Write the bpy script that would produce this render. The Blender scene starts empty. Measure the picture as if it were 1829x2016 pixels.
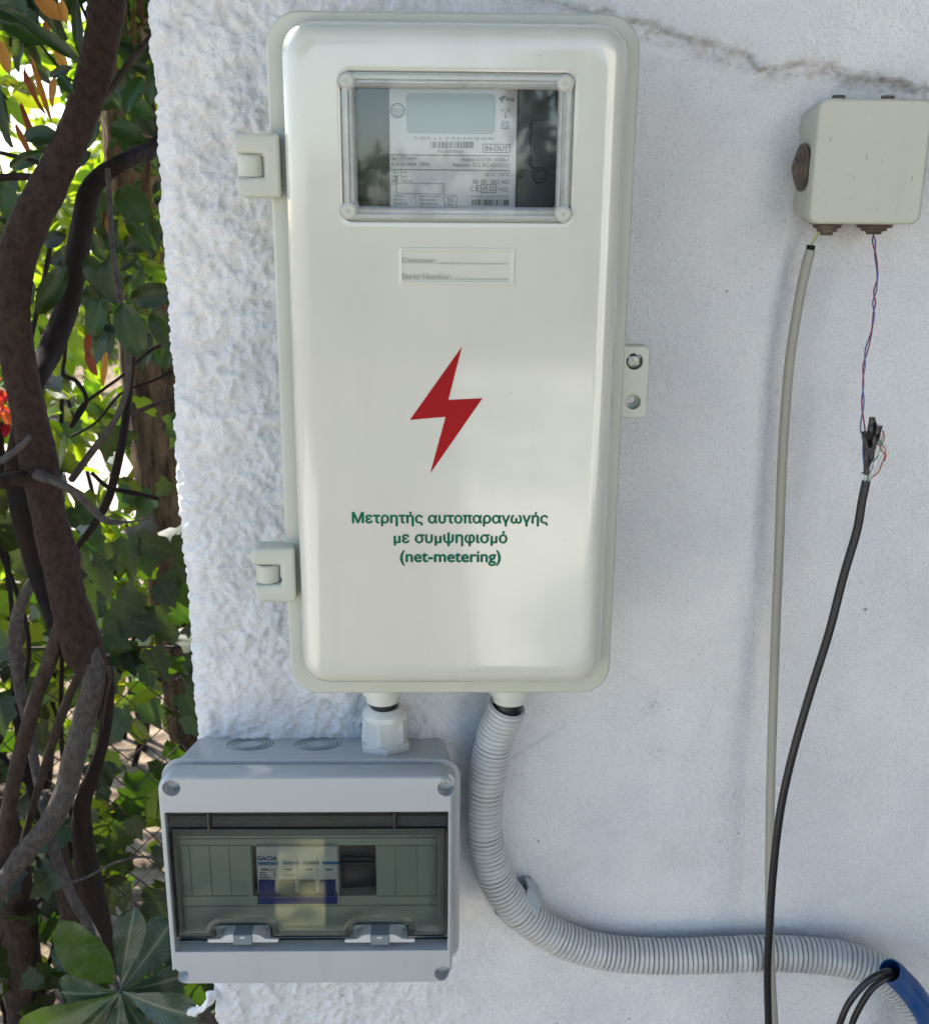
import bpy, bmesh, math, random
import numpy as np
from mathutils import Vector, Matrix, Quaternion
random.seed(7); rng = np.random.default_rng(11)
R = math.radians
C = bpy.context.scene
COL = C.collection

# ------------------------------------------------------------------ camera
# measurements below were taken in a 1829 x 2016 grid over the photograph
F_PX = 2130.0; D = 0.90; CX, CY = 914.5, 1008.0
CAM = Vector((0.0, -D, 1.5))
yaw, pitch, roll = R(1.27), R(16.1), R(0.48)
Fw = Vector((math.sin(yaw)*math.cos(pitch), math.cos(yaw)*math.cos(pitch), -math.sin(pitch)))
R0 = Fw.cross(Vector((0, 0, 1))).normalized(); U0 = R0.cross(Fw)
Rt = math.cos(roll)*R0 + math.sin(roll)*U0
Up = math.cos(roll)*U0 - math.sin(roll)*R0
cam_d = bpy.data.cameras.new("camera"); cam = bpy.data.objects.new("camera", cam_d); COL.objects.link(cam)
cam.matrix_world = Matrix(((Rt.x, Up.x, -Fw.x, CAM.x), (Rt.y, Up.y, -Fw.y, CAM.y), (Rt.z, Up.z, -Fw.z, CAM.z), (0, 0, 0, 1)))
cam_d.sensor_fit = 'HORIZONTAL'; cam_d.sensor_width = 36.0; cam_d.lens = 36.0*F_PX/1829.0
cam_d.clip_start = 0.02; cam_d.clip_end = 500
C.camera = cam
cam_d.dof.use_dof = True; cam_d.dof.focus_distance = 0.90; cam_d.dof.aperture_fstop = 15.0

def at(px, py, y):
    """world point on the vertical plane at depth y (wall face is y=0, towards the camera is negative)"""
    d = Fw*F_PX + Rt*(px-CX) + Up*(CY-py)
    t = (y-CAM.y)/d.y
    return CAM + d*t
def pxs(y, py=1008):           # metres per measured pixel at depth y
    return (at(915, py, y)-at(914, py, y)).length

# ------------------------------------------------------------------ light
SUN_AZ, SUN_EL = R(-46), R(47)          # azimuth from +Y (behind the wall), towards +X positive
sv = Vector((math.sin(SUN_AZ)*math.cos(SUN_EL), math.cos(SUN_AZ)*math.cos(SUN_EL), math.sin(SUN_EL)))
w = bpy.data.worlds.new("World"); C.world = w; w.use_nodes = True
nt = w.node_tree; bg = nt.nodes['Background']
sky = nt.nodes.new('ShaderNodeTexSky'); sky.sky_type = 'NISHITA'; sky.sun_disc = False
sky.sun_elevation = SUN_EL; sky.sun_rotation = SUN_AZ; sky.air_density = 1.0; sky.dust_density = 1.0; sky.ozone_density = 2.0
nt.links.new(sky.outputs[0], bg.inputs[0]); bg.inputs[1].default_value = 0.135
sl = bpy.data.lights.new("sun", 'SUN'); sl.energy = 5.0; sl.angle = R(0.53); sl.color = (1, 0.95, 0.87)
so = bpy.data.objects.new("sun", sl); COL.objects.link(so); so.rotation_euler = sv.to_track_quat('Z', 'Y').to_euler(); so.location = (-2, 4, 8)
C.view_settings.view_transform = 'Standard'; C.view_settings.look = 'None'; C.view_settings.gamma = 1
C.view_settings.exposure = 1.70
try:
    C.cycles.max_bounces = 10; C.cycles.transparent_max_bounces = 24; C.cycles.caustics_reflective = False; C.cycles.caustics_refractive = False
except Exception: pass

# ------------------------------------------------------------------ materials
def mat(name, col, rough=0.5, spec=0.5, metal=0.0, var=0.0, vscale=8.0, bump=0.0, bscale=200.0, bdist=0.001, attr=None, detail=3.0, coat=0.0):
    m = bpy.data.materials.new(name); m.use_nodes = True
    n = m.node_tree.nodes; l = m.node_tree.links; p = n['Principled BSDF']
    p.inputs['Base Color'].default_value = (*col, 1); p.inputs['Roughness'].default_value = rough
    p.inputs['Specular IOR Level'].default_value = spec; p.inputs['Metallic'].default_value = metal
    p.inputs['Coat Weight'].default_value = coat
    tc = n.new('ShaderNodeTexCoord')
    if var > 0:
        nz = n.new('ShaderNodeTexNoise'); nz.inputs['Scale'].default_value = vscale; nz.inputs['Detail'].default_value = detail
        l.new(tc.outputs['Object'], nz.inputs['Vector'])
        mr = n.new('ShaderNodeMapRange'); mr.inputs['From Min'].default_value = 0.3; mr.inputs['From Max'].default_value = 0.7
        mr.inputs['To Min'].default_value = 1-var; mr.inputs['To Max'].default_value = 1+var
        l.new(nz.outputs['Fac'], mr.inputs['Value'])
        mx = n.new('ShaderNodeMix'); mx.data_type = 'RGBA'; mx.blend_type = 'MULTIPLY'; mx.inputs[0].default_value = 1
        mx.inputs[6].default_value = (*col, 1); l.new(mr.outputs[0], mx.inputs[7]); l.new(mx.outputs[2], p.inputs['Base Color'])
    if bump > 0:
        nb = n.new('ShaderNodeTexNoise'); nb.inputs['Scale'].default_value = bscale; nb.inputs['Detail'].default_value = 4
        l.new(tc.outputs['Object'], nb.inputs['Vector'])
        bp = n.new('ShaderNodeBump'); bp.inputs['Strength'].default_value = bump; bp.inputs['Distance'].default_value = bdist
        l.new(nb.outputs['Fac'], bp.inputs['Height']); l.new(bp.outputs[0], p.inputs['Normal'])
    return m

def mat_plastic(name, col, rough=0.3, var=0.03, dirt=0.06, coat=0.0, grime=0.12):
    """moulded plastic: faint waviness, micro grain, dusty patches that change the gloss"""
    m = mat(name, col, rough, 0.5, coat=coat)
    n = m.node_tree.nodes; l = m.node_tree.links; p = n['Principled BSDF']; p.inputs['Coat Roughness'].default_value = 0.07; tc = n['Texture Coordinate']
    a = n.new('ShaderNodeTexNoise'); a.inputs['Scale'].default_value = 9; a.inputs['Detail'].default_value = 6; a.inputs['Roughness'].default_value = 0.65
    l.new(tc.outputs['Object'], a.inputs['Vector'])
    mr = n.new('ShaderNodeMapRange'); mr.inputs['From Min'].default_value = 0.35; mr.inputs['From Max'].default_value = 0.65
    mr.inputs['To Min'].default_value = rough*0.9; mr.inputs['To Max'].default_value = rough*1.12; l.new(a.outputs['Fac'], mr.inputs['Value']); l.new(mr.outputs[0], p.inputs['Roughness'])
    r = n.new('ShaderNodeValToRGB'); e = r.color_ramp.elements
    e[0].position = 0.2; e[0].color = (*[c*(1-var-dirt*0.5) for c in col], 1); e[1].position = 0.8; e[1].color = (*[min(1, c*(1+var)) for c in col], 1)
    l.new(a.outputs['Fac'], r.inputs[0]); l.new(r.outputs[0], p.inputs['Base Color'])
    if grime > 0:
        mp = n.new('ShaderNodeMapping'); mp.inputs['Scale'].default_value = (1, 1, 0.06); l.new(tc.outputs['Object'], mp.inputs[0])
        g1 = n.new('ShaderNodeTexNoise'); g1.inputs['Scale'].default_value = 75; g1.inputs['Detail'].default_value = 6; l.new(mp.outputs[0], g1.inputs['Vector'])
        g2 = n.new('ShaderNodeTexNoise'); g2.inputs['Scale'].default_value = 7; g2.inputs['Detail'].default_value = 5; l.new(tc.outputs['Object'], g2.inputs['Vector'])
        gm = n.new('ShaderNodeMath'); gm.operation = 'MULTIPLY'; l.new(g1.outputs['Fac'], gm.inputs[0]); l.new(g2.outputs['Fac'], gm.inputs[1])
        gr_ = n.new('ShaderNodeMapRange'); gr_.inputs['From Min'].default_value = 0.24; gr_.inputs['From Max'].default_value = 0.42; gr_.inputs['To Max'].default_value = grime; l.new(gm.outputs[0], gr_.inputs['Value'])
        vv = n.new('ShaderNodeTexVoronoi'); vv.inputs['Scale'].default_value = 70; l.new(tc.outputs['Object'], vv.inputs['Vector'])
        sc_ = n.new('ShaderNodeSeparateColor'); l.new(vv.outputs['Color'], sc_.inputs[0])
        t1 = n.new('ShaderNodeMapRange'); t1.inputs['From Min'].default_value = 0.75; t1.inputs['To Min'].default_value = 0.0; t1.inputs['To Max'].default_value = 0.06; l.new(sc_.outputs[0], t1.inputs['Value'])
        lt_ = n.new('ShaderNodeMath'); lt_.operation = 'LESS_THAN'; l.new(vv.outputs['Distance'], lt_.inputs[0]); l.new(t1.outputs[0], lt_.inputs[1])
        l2_ = n.new('ShaderNodeMath'); l2_.operation = 'MULTIPLY'; l2_.inputs[1].default_value = 0.35; l.new(lt_.outputs[0], l2_.inputs[0])
        ad_ = n.new('ShaderNodeMath'); ad_.operation = 'ADD'; ad_.use_clamp = True; l.new(gr_.outputs[0], ad_.inputs[0]); l.new(l2_.outputs[0], ad_.inputs[1])
        gx_ = n.new('ShaderNodeMix'); gx_.data_type = 'RGBA'; l.new(ad_.outputs[0], gx_.inputs[0]); l.new(r.outputs[0], gx_.inputs[6]); gx_.inputs[7].default_value = (0.30, 0.28, 0.22, 1); l.new(gx_.outputs[2], p.inputs['Base Color'])
    b = n.new('ShaderNodeTexNoise'); b.inputs['Scale'].default_value = 22; b.inputs['Detail'].default_value = 2; l.new(tc.outputs['Object'], b.inputs['Vector'])
    b2 = n.new('ShaderNodeTexNoise'); b2.inputs['Scale'].default_value = 1500; l.new(tc.outputs['Object'], b2.inputs['Vector'])
    bp = n.new('ShaderNodeBump'); bp.inputs['Strength'].default_value = 0.5; bp.inputs['Distance'].default_value = 0.0006; l.new(b.outputs['Fac'], bp.inputs['Height'])
    bq = n.new('ShaderNodeBump'); bq.inputs['Strength'].default_value = 0.25; bq.inputs['Distance'].default_value = 0.00008
    l.new(b2.outputs['Fac'], bq.inputs['Height']); l.new(bp.outputs[0], bq.inputs['Normal']); l.new(bq.outputs[0], p.inputs['Normal'])
    return m

def mat_clear(name, tint, gloss_rough=0.03, ior=1.5, haze=0.0, hazecol=(0.8, 0.8, 0.8), bump=0.0):
    m = bpy.data.materials.new(name); m.use_nodes = True
    n = m.node_tree.nodes; l = m.node_tree.links; n.clear()
    o = n.new('ShaderNodeOutputMaterial'); t = n.new('ShaderNodeBsdfTransparent'); t.inputs[0].default_value = (*tint, 1)
    g = n.new('ShaderNodeBsdfGlossy'); g.inputs['Roughness'].default_value = gloss_rough
    f = n.new('ShaderNodeFresnel'); f.inputs[0].default_value = ior
    mx = n.new('ShaderNodeMixShader'); l.new(f.outputs[0], mx.inputs[0])
    tc = n.new('ShaderNodeTexCoord')
    if haze > 0:
        d = n.new('ShaderNodeBsdfDiffuse'); d.inputs[0].default_value = (*hazecol, 1)
        nz = n.new('ShaderNodeTexNoise'); nz.inputs['Scale'].default_value = 35; nz.inputs['Detail'].default_value = 8; nz.inputs['Roughness'].default_value = 0.7
        l.new(tc.outputs['Object'], nz.inputs['Vector'])
        mr = n.new('ShaderNodeMapRange'); mr.inputs['From Min'].default_value = 0.35; mr.inputs['From Max'].default_value = 0.75; mr.inputs['To Min'].default_value = haze*(0.4 if haze < 0.5 else 0.8); mr.inputs['To Max'].default_value = min(0.97, haze*(1.8 if haze < 0.5 else 1.2))
        l.new(nz.outputs['Fac'], mr.inputs['Value'])
        m2 = n.new('ShaderNodeMixShader'); l.new(mr.outputs[0], m2.inputs[0]); l.new(t.outputs[0], m2.inputs[1]); l.new(d.outputs[0], m2.inputs[2])
        l.new(m2.outputs[0], mx.inputs[1])
    else: l.new(t.outputs[0], mx.inputs[1])
    l.new(g.outputs[0], mx.inputs[2]); l.new(mx.outputs[0], o.inputs[0])
    if bump > 0:
        nb = n.new('ShaderNodeTexNoise'); nb.inputs['Scale'].default_value = 14; l.new(tc.outputs['Object'], nb.inputs['Vector'])
        bp = n.new('ShaderNodeBump'); bp.inputs['Strength'].default_value = bump; bp.inputs['Distance'].default_value = 0.001
        l.new(nb.outputs['Fac'], bp.inputs['Height']); l.new(bp.outputs[0], g.inputs['Normal']); l.new(bp.outputs[0], f.inputs['Normal'])
    return m

def mat_leaf(name, col, trans, tw=0.5, rough=0.4, dust=0.0, dustcol=(0.45, 0.5, 0.48), rib=(0.35, 0.42, 0.22), ribs=0.6, spec=0.5):
    """leaf: attribute 'tint' varies each leaf, attribute 'vein' marks the midrib; light passes through the blade"""
    m = bpy.data.materials.new(name); m.use_nodes = True
    n = m.node_tree.nodes; l = m.node_tree.links; p = n['Principled BSDF']; o = n['Material Output']
    a = n.new('ShaderNodeAttribute'); a.attribute_name = 'tint'
    v = n.new('ShaderNodeAttribute'); v.attribute_name = 'vein'
    def mul(c):
        hs = n.new('ShaderNodeHueSaturation'); hs.inputs['Color'].default_value = (*c, 1)
        m1 = n.new('ShaderNodeMapRange'); m1.inputs['To Min'].default_value = 0.47; m1.inputs['To Max'].default_value = 0.53; l.new(a.outputs['Fac'], m1.inputs[0]); l.new(m1.outputs[0], hs.inputs['Hue'])
        m2 = n.new('ShaderNodeMapRange'); m2.inputs['To Min'].default_value = 0.55; m2.inputs['To Max'].default_value = 1.45; l.new(a.outputs['Fac'], m2.inputs[0]); l.new(m2.outputs[0], hs.inputs['Value'])
        return hs
    h1 = mul(col); h2 = mul(trans)
    tc = n.new('ShaderNodeTexCoord'); nz = n.new('ShaderNodeTexNoise'); nz.inputs['Scale'].default_value = 60; nz.inputs['Detail'].default_value = 8; nz.inputs['Roughness'].default_value = 0.7
    l.new(tc.outputs['Object'], nz.inputs['Vector'])
    mr = n.new('ShaderNodeMapRange'); mr.inputs['From Min'].default_value = 0.42; mr.inputs['From Max'].default_value = 0.75; mr.inputs['To Max'].default_value = dust; l.new(nz.outputs['Fac'], mr.inputs[0])
    mx = n.new('ShaderNodeMix'); mx.data_type = 'RGBA'; l.new(mr.outputs[0], mx.inputs[0]); l.new(h1.outputs[0], mx.inputs[6]); mx.inputs[7].default_value = (*dustcol, 1)
    my = n.new('ShaderNodeMix'); my.data_type = 'RGBA'; vm = n.new('ShaderNodeMath'); vm.operation = 'MULTIPLY'; vm.inputs[1].default_value = ribs
    vp = n.new('ShaderNodeMath'); vp.operation = 'POWER'; vp.inputs[1].default_value = 14; l.new(v.outputs['Fac'], vp.inputs[0])
    al = n.new('ShaderNodeAttribute'); al.attribute_name = 'along'
    a1 = n.new('ShaderNodeMath'); a1.operation = 'MULTIPLY_ADD'; a1.inputs[1].default_value = 11; l.new(al.outputs['Fac'], a1.inputs[0])
    a2 = n.new('ShaderNodeMath'); a2.operation = 'MULTIPLY'; a2.inputs[1].default_value = 3.4; l.new(v.outputs['Fac'], a2.inputs[0]); l.new(a2.outputs[0], a1.inputs[2])
    a3 = n.new('ShaderNodeMath'); a3.operation = 'PINGPONG'; a3.inputs[1].default_value = 0.5; l.new(a1.outputs[0], a3.inputs[0])
    a4 = n.new('ShaderNodeMapRange'); a4.inputs['From Min'].default_value = 0.0; a4.inputs['From Max'].default_value = 0.09; a4.inputs['To Min'].default_value = 0.30; a4.inputs['To Max'].default_value = 0.0; l.new(a3.outputs[0], a4.inputs[0])
    a5 = n.new('ShaderNodeMath'); a5.operation = 'MAXIMUM'; l.new(vp.outputs[0], a5.inputs[0]); l.new(a4.outputs[0], a5.inputs[1])
    l.new(a5.outputs[0], vm.inputs[0]); l.new(vm.outputs[0], my.inputs[0]); l.new(mx.outputs[2], my.inputs[6]); my.inputs[7].default_value = (*rib, 1)
    l.new(my.outputs[2], p.inputs['Base Color']); p.inputs['Roughness'].default_value = rough; p.inputs['Specular IOR Level'].default_value = spec
    t = n.new('ShaderNodeBsdfTranslucent'); l.new(h2.outputs[0], t.inputs[0])
    ms = n.new('ShaderNodeMixShader'); ms.inputs[0].default_value = tw; l.new(p.outputs[0], ms.inputs[1]); l.new(t.outputs[0], ms.inputs[2]); l.new(ms.outputs[0], o.inputs[0])
    return m

def mat_bark(name, c0, c1, sc=40, stretch=6.0, dist=0.002, rough=0.85, detail=6):
    m = bpy.data.materials.new(name); m.use_nodes = True
    n = m.node_tree.nodes; l = m.node_tree.links; p = n['Principled BSDF']
    tc = n.new('ShaderNodeTexCoord'); mp = n.new('ShaderNodeMapping'); mp.inputs['Scale'].default_value = (1, 1, 1/stretch)
    l.new(tc.outputs['Object'], mp.inputs[0])
    nz = n.new('ShaderNodeTexNoise'); nz.inputs['Scale'].default_value = sc; nz.inputs['Detail'].default_value = detail; nz.inputs['Roughness'].default_value = 0.65; l.new(mp.outputs[0], nz.inputs[0])
    r = n.new('ShaderNodeValToRGB'); r.color_ramp.elements[0].position = 0.35; r.color_ramp.elements[0].color = (*c0, 1)
    r.color_ramp.elements[1].position = 0.65; r.color_ramp.elements[1].color = (*c1, 1); l.new(nz.outputs[0], r.inputs[0]); l.new(r.outputs[0], p.inputs['Base Color'])
    b = n.new('ShaderNodeBump'); b.inputs['Strength'].default_value = 0.8; b.inputs['Distance'].default_value = dist; l.new(nz.outputs[0], b.inputs['Height']); l.new(b.outputs[0], p.inputs['Normal'])
    p.inputs['Roughness'].default_value = rough; p.inputs['Specular IOR Level'].default_value = 0.25
    return m

M = {}
M['box'] = mat_plastic('cream_plastic', (0.61, 0.605, 0.53), 0.18, coat=1.0, grime=0.08)
M['boxdark'] = mat_plastic('cream_plastic_body', (0.50, 0.51, 0.435), 0.4)
M['embossed_shade'] = mat('embossed_letter_shade', (0.40, 0.41, 0.35), 0.5)  # relief shading painted as a darker letter colour
M['jbox'] = mat_plastic('junction_plastic', (0.50, 0.50, 0.42), 0.42, dirt=0.14)
M['grey'] = mat_plastic('blue_grey_plastic', (0.44, 0.455, 0.455), 0.34, var=0.015, dirt=0.03)
M['greydark'] = mat('dark_grey_line', (0.17, 0.20, 0.22), 0.5, var=0.05)  # darker grey of the moulded grooves and latch sliders
M['panel'] = mat_plastic('panel_plastic', (0.36, 0.43, 0.41), 0.45, var=0.02)
M['gland'] = mat_plastic('gland_plastic', (0.62, 0.62, 0.57), 0.35)
M['conduit'] = mat_plastic('conduit_plastic', (0.55, 0.545, 0.53), 0.30, var=0.02)
M['clip'] = mat_plastic('clip_plastic', (0.40, 0.45, 0.47), 0.3)
M['blue'] = mat_plastic('blue_conduit_plastic', (0.008, 0.06, 0.20), 0.35)
M['black'] = mat('black_rubber', (0.012, 0.012, 0.014), 0.38, 0.5, var=0.2, vscale=30, bump=0.15, bscale=400, bdist=0.0003)
M['tape'] = mat('black_tape', (0.010, 0.010, 0.012), 0.3, 0.6, var=0.3, vscale=80, bump=0.5, bscale=220, bdist=0.0008)
M['dark'] = mat('dark_inside', (0.010, 0.010, 0.010), 0.7, 0.2, var=0.2)
M['cable'] = mat_plastic('cable_sheath', (0.33, 0.32, 0.26), 0.45)
M['red'] = mat('print_red', (0.33, 0.008, 0.010), 0.5, 0.12, var=0.05, vscale=20)
M['green'] = mat('print_green', (0.003, 0.125, 0.072), 0.5, 0.12, var=0.05, vscale=20)
M['wirered'] = mat('wire_red', (0.25, 0.03, 0.06), 0.35, var=0.1)
M['wireblue'] = mat('wire_blue', (0.06, 0.11, 0.30), 0.35, var=0.1)
M['wirewhite'] = mat('wire_white', (0.55, 0.53, 0.50), 0.35, var=0.1)
M['wirebrown'] = mat('wire_brown', (0.35, 0.12, 0.06), 0.4, var=0.1)
M['wiregreen'] = mat('wire_green', (0.10, 0.25, 0.20), 0.4, var=0.1)
M['wireyellow'] = mat('wire_yellow', (0.45, 0.42, 0.10), 0.4, var=0.1)
M['rubber'] = mat('brown_rubber', (0.10, 0.068, 0.048), 0.42, 0.5, var=0.35, vscale=60, bump=0.3, bscale=200)
M['steel'] = mat('zinc_steel', (0.30, 0.32, 0.30), 0.42, 0.5, metal=1.0, var=0.1)
M['clear'] = mat_clear('clear_cover', (0.98, 0.985, 0.985), 0.03, 1.58, haze=0.012, hazecol=(0.75, 0.76, 0.76), bump=0.10)
M['rim'] = mat_clear('clear_rim', (0.93, 0.95, 0.93), 0.08, 1.6, haze=0.50, hazecol=(0.80, 0.82, 0.78), bump=1.0)
M['smoke'] = mat_clear('smoked_cover', (0.80, 0.82, 0.80), 0.03, 1.5, haze=0.006, hazecol=(0.2, 0.2, 0.19), bump=0.07)
M['smokerim'] = mat('smoked_rim', (0.018, 0.017, 0.015), 0.2, 0.6, var=0.1)
M['smokeband'] = mat_clear('smoked_band', (0.55, 0.54, 0.52), 0.12, 1.5, haze=0.2, hazecol=(0.13, 0.135, 0.135), bump=0.1)
M['label'] = mat('meter_label', (0.80, 0.82, 0.85), 0.4, 0.4, var=0.03)
M['ink'] = mat('grey_ink', (0.16, 0.17, 0.20), 0.6, 0.3, var=0.1)
M['lcd'] = mat('lcd_screen', (0.40, 0.46, 0.48), 0.18, 0.5, var=0.05)
M['meterdark'] = mat('meter_case', (0.025, 0.03, 0.04), 0.4, 0.5, var=0.2, vscale=15)
M['metermid'] = mat('meter_case_grey', (0.06, 0.065, 0.075), 0.4, 0.5, var=0.2, vscale=15)
M['bwhite'] = mat('breaker_white', (0.62, 0.64, 0.66), 0.4, 0.5, var=0.03)
M['bblue'] = mat('breaker_blue', (0.004, 0.028, 0.24), 0.35, 0.5, var=0.1)
M['bbluelight'] = mat('breaker_light_blue', (0.03, 0.20, 0.42), 0.4, 0.5, var=0.05)
M['bgrey'] = mat('breaker_grey', (0.17, 0.19, 0.19), 0.4, 0.5, var=0.1)
M['navy'] = mat('navy_inside', (0.012, 0.016, 0.03), 0.35, 0.5, var=0.2)

# ------------------------------------------------------------------ object helpers
ORG = {}
def root(name, loc, label, cat, group=None, kind=None):
    o = bpy.data.objects.new(name, None); COL.objects.link(o); o.empty_display_size = 0.02
    o.location = loc; ORG[o.name] = Vector(loc); tag(o, label, cat, group, kind); return o
def tag(o, label=None, cat=None, group=None, kind=None):
    if label: o['label'] = label
    if cat: o['category'] = cat
    if group: o['group'] = group
    if kind: o['kind'] = kind
    return o
def mk(name, verts, faces, m, parent=None, smooth=True, sharp=35, midx=None, fix=True, origin=None):
    V = np.asarray([tuple(v) for v in verts], dtype=float) if not isinstance(verts, np.ndarray) else verts.astype(float)
    if parent is not None: org = ORG[parent.name]
    else: org = Vector(origin) if origin is not None else Vector(V.mean(axis=0))
    V = V - np.array(org)
    me = bpy.data.meshes.new(name)
    me.from_pydata(V.tolist(), [], [tuple(int(i) for i in f) for f in faces])
    ms = m if isinstance(m, (list, tuple)) else [m]
    for x in ms: me.materials.append(x)
    if midx is not None: me.polygons.foreach_set('material_index', np.asarray(midx, dtype=np.int32))
    if fix:
        b = bmesh.new(); b.from_mesh(me); bmesh.ops.recalc_face_normals(b, faces=b.faces); b.to_mesh(me); b.free()
    if smooth:
        me.shade_smooth(); me.set_sharp_from_angle(angle=R(sharp))
    o = bpy.data.objects.new(name, me); COL.objects.link(o)
    if parent is not None: o.parent = parent
    else: o.location = org
    ORG[o.name] = org
    return o
def join(parts):
    """parts: list of (verts, faces, material index) -> verts, faces, idx"""
    V = []; Fc = []; I = []
    for v, f, i in parts:
        b = len(V); V += [tuple(q) for q in v]; Fc += [tuple(k+b for k in q) for q in f]; I += [i]*len(f)
    return V, Fc, I
def rrect(x0, x1, z0, z1, r, n=8):
    r = min(r, (x1-x0)/2-1e-6, (z1-z0)/2-1e-6); P = []
    for cx, cz, a0 in ((x1-r, z1-r, 0), (x0+r, z1-r, 90), (x0+r, z0+r, 180), (x1-r, z0+r, 270)):
        for k in range(n+1):
            a = R(a0+90*k/n); P.append((cx+r*math.cos(a), cz+r*math.sin(a)))
    return P
def loft(rings, cap0=True, cap1=True, closed=False):
    """rings: list of (outline[(x,z)], y)"""
    V = []; Fc = []; n = len(rings[0][0])
    for o, y in rings: V += [(p[0], y, p[1]) for p in o]
    m = len(rings)
    for i in range(m-1 if not closed else m):
        j = (i+1) % m
        for k in range(n):
            k2 = (k+1) % n; Fc.append((i*n+k, i*n+k2, j*n+k2, j*n+k))
    if cap0 and not closed: Fc.append(tuple(range(n)))
    if cap1 and not closed: Fc.append(tuple((m-1)*n+k for k in range(n)))
    return V, Fc
def rbox(x0, x1, z0, z1, y0, y1, r=0.002, b=0.001, n=5):
    """rounded box; y0 back, y1 front (front more negative) with a soft front edge"""
    s = -1 if y1 < y0 else 1
    rings = [(rrect(x0, x1, z0, z1, r, n), y0)]
    for k in range(4):
        a = R(90*k/3); i = b*(1-math.cos(a)); rings.append((rrect(x0+i, x1-i, z0+i, z1-i, max(r-i, 1e-4), n), y1-s*b*(1-math.sin(a))))
    j_ = b+max(0.0003, 0.35*b); rings.append((rrect(x0+j_, x1-j_, z0+j_, z1-j_, max(r-j_, 1e-4), n), y1))
    return loft(rings)
def catmull(pts, sub=12):
    P = [Vector(p) for p in pts]; P = [2*P[0]-P[1]]+P+[2*P[-1]-P[-2]]; out = []
    for i in range(1, len(P)-2):
        for k in range(sub):
            t = k/sub; a, b, c, d = P[i-1], P[i], P[i+1], P[i+2]
            out.append(0.5*((2*b)+(c-a)*t+(2*a-5*b+4*c-d)*t*t+(-a+3*b-3*c+d)*t**3))
    out.append(P[-2]); return out
def resample(path, step):
    L = [0]
    for a, b in zip(path, path[1:]): L.append(L[-1]+(b-a).length)
    n = max(2, int(L[-1]/step)); out = []; j = 0
    for k in range(n+1):
        s = L[-1]*k/n
        while j < len(L)-2 and L[j+1] < s: j += 1
        t = (s-L[j])/max(1e-9, L[j+1]-L[j]); out.append(path[j].lerp(path[j+1], min(1, t)))
    return out, L[-1]
def tube(path, rad, n=12, cap=True, noise=0.0, seed=0):
    """rad: number or function(s in 0..1, angle) -> radius"""
    path = [Vector(p) for p in path]; m = len(path); V = []; Fc = []
    t = (path[1]-path[0]).normalized(); nrm = t.orthogonal().normalized()
    L = [0]
    for a, b in zip(path, path[1:]): L.append(L[-1]+(b-a).length)
    for i, p in enumerate(path):
        t2 = (path[min(i+1, m-1)]-path[max(i-1, 0)]).normalized()
        q = t.rotation_difference(t2); nrm = q @ nrm; nrm = (nrm-nrm.dot(t2)*t2).normalized(); t = t2; bn = t.cross(nrm)
        for k in range(n):
            a = 2*math.pi*k/n; r = rad(L[i]/L[-1], a) if callable(rad) else rad
            V.append(p+(nrm*math.cos(a)+bn*math.sin(a))*r)
    for i in range(m-1):
        for k in range(n):
            k2 = (k+1) % n; Fc.append((i*n+k, i*n+k2, (i+1)*n+k2, (i+1)*n+k))
    if cap: Fc += [tuple(range(n)), tuple((m-1)*n+k for k in range(n))]
    return V, Fc
def lathe(base, axis, prof, n=32, hexr=None):
    """prof: list of (distance along axis, radius)"""
    ax = Vector(axis).normalized(); u = ax.orthogonal().normalized(); v = ax.cross(u); V = []; Fc = []
    for h, r in prof:
        for k in range(n):
            a = 2*math.pi*k/n; V.append(Vector(base)+ax*h+(u*math.cos(a)+v*math.sin(a))*r)
    for i in range(len(prof)-1):
        for k in range(n):
            k2 = (k+1) % n; Fc.append((i*n+k, i*n+k2, (i+1)*n+k2, (i+1)*n+k))
    Fc += [tuple(range(n)), tuple((len(prof)-1)*n+k for k in range(n))]
    return V, Fc
def prism(poly, y0, y1):
    n = len(poly); V = [(p[0], y0, p[1]) for p in poly]+[(p[0], y1, p[1]) for p in poly]
    return V, [tuple(range(n)), tuple(n+k for k in range(n))]+[(k, (k+1) % n, n+(k+1) % n, n+k) for k in range(n)]
def box(x0, x1, y0, y1, z0, z1):
    V = [(x, y, z) for x in (x0, x1) for y in (y0, y1) for z in (z0, z1)]
    return V, [(0, 1, 3, 2), (4, 6, 7, 5), (0, 4, 5, 1), (2, 3, 7, 6), (0, 2, 6, 4), (1, 5, 7, 3)]
def bevel(o, w, seg=3, ang=40):
    b = o.modifiers.new('bevel', 'BEVEL'); b.width = w; b.segments = seg; b.limit_method = 'ANGLE'; b.angle_limit = R(ang)
    b.harden_normals = False; return o
def apply_mods(o):
    dg = bpy.context.evaluated_depsgraph_get(); me = bpy.data.meshes.new_from_object(o.evaluated_get(dg))
    o.modifiers.clear(); o.data = me; return o
def cut(o, cutters):
    """boolean the temporary cutter meshes out of o and delete them"""
    tmp = []
    for v, f in cutters:
        c = mk('cutter', v, f, M['dark'], smooth=False); tmp.append(c)
        md = o.modifiers.new('cut', 'BOOLEAN'); md.object = c; md.operation = 'DIFFERENCE'; md.solver = 'EXACT'
    bpy.context.view_layer.update(); apply_mods(o)
    for c in tmp: bpy.data.objects.remove(c, do_unlink=True)
    o.data.shade_smooth(); o.data.set_sharp_from_angle(angle=R(35)); return o
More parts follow.
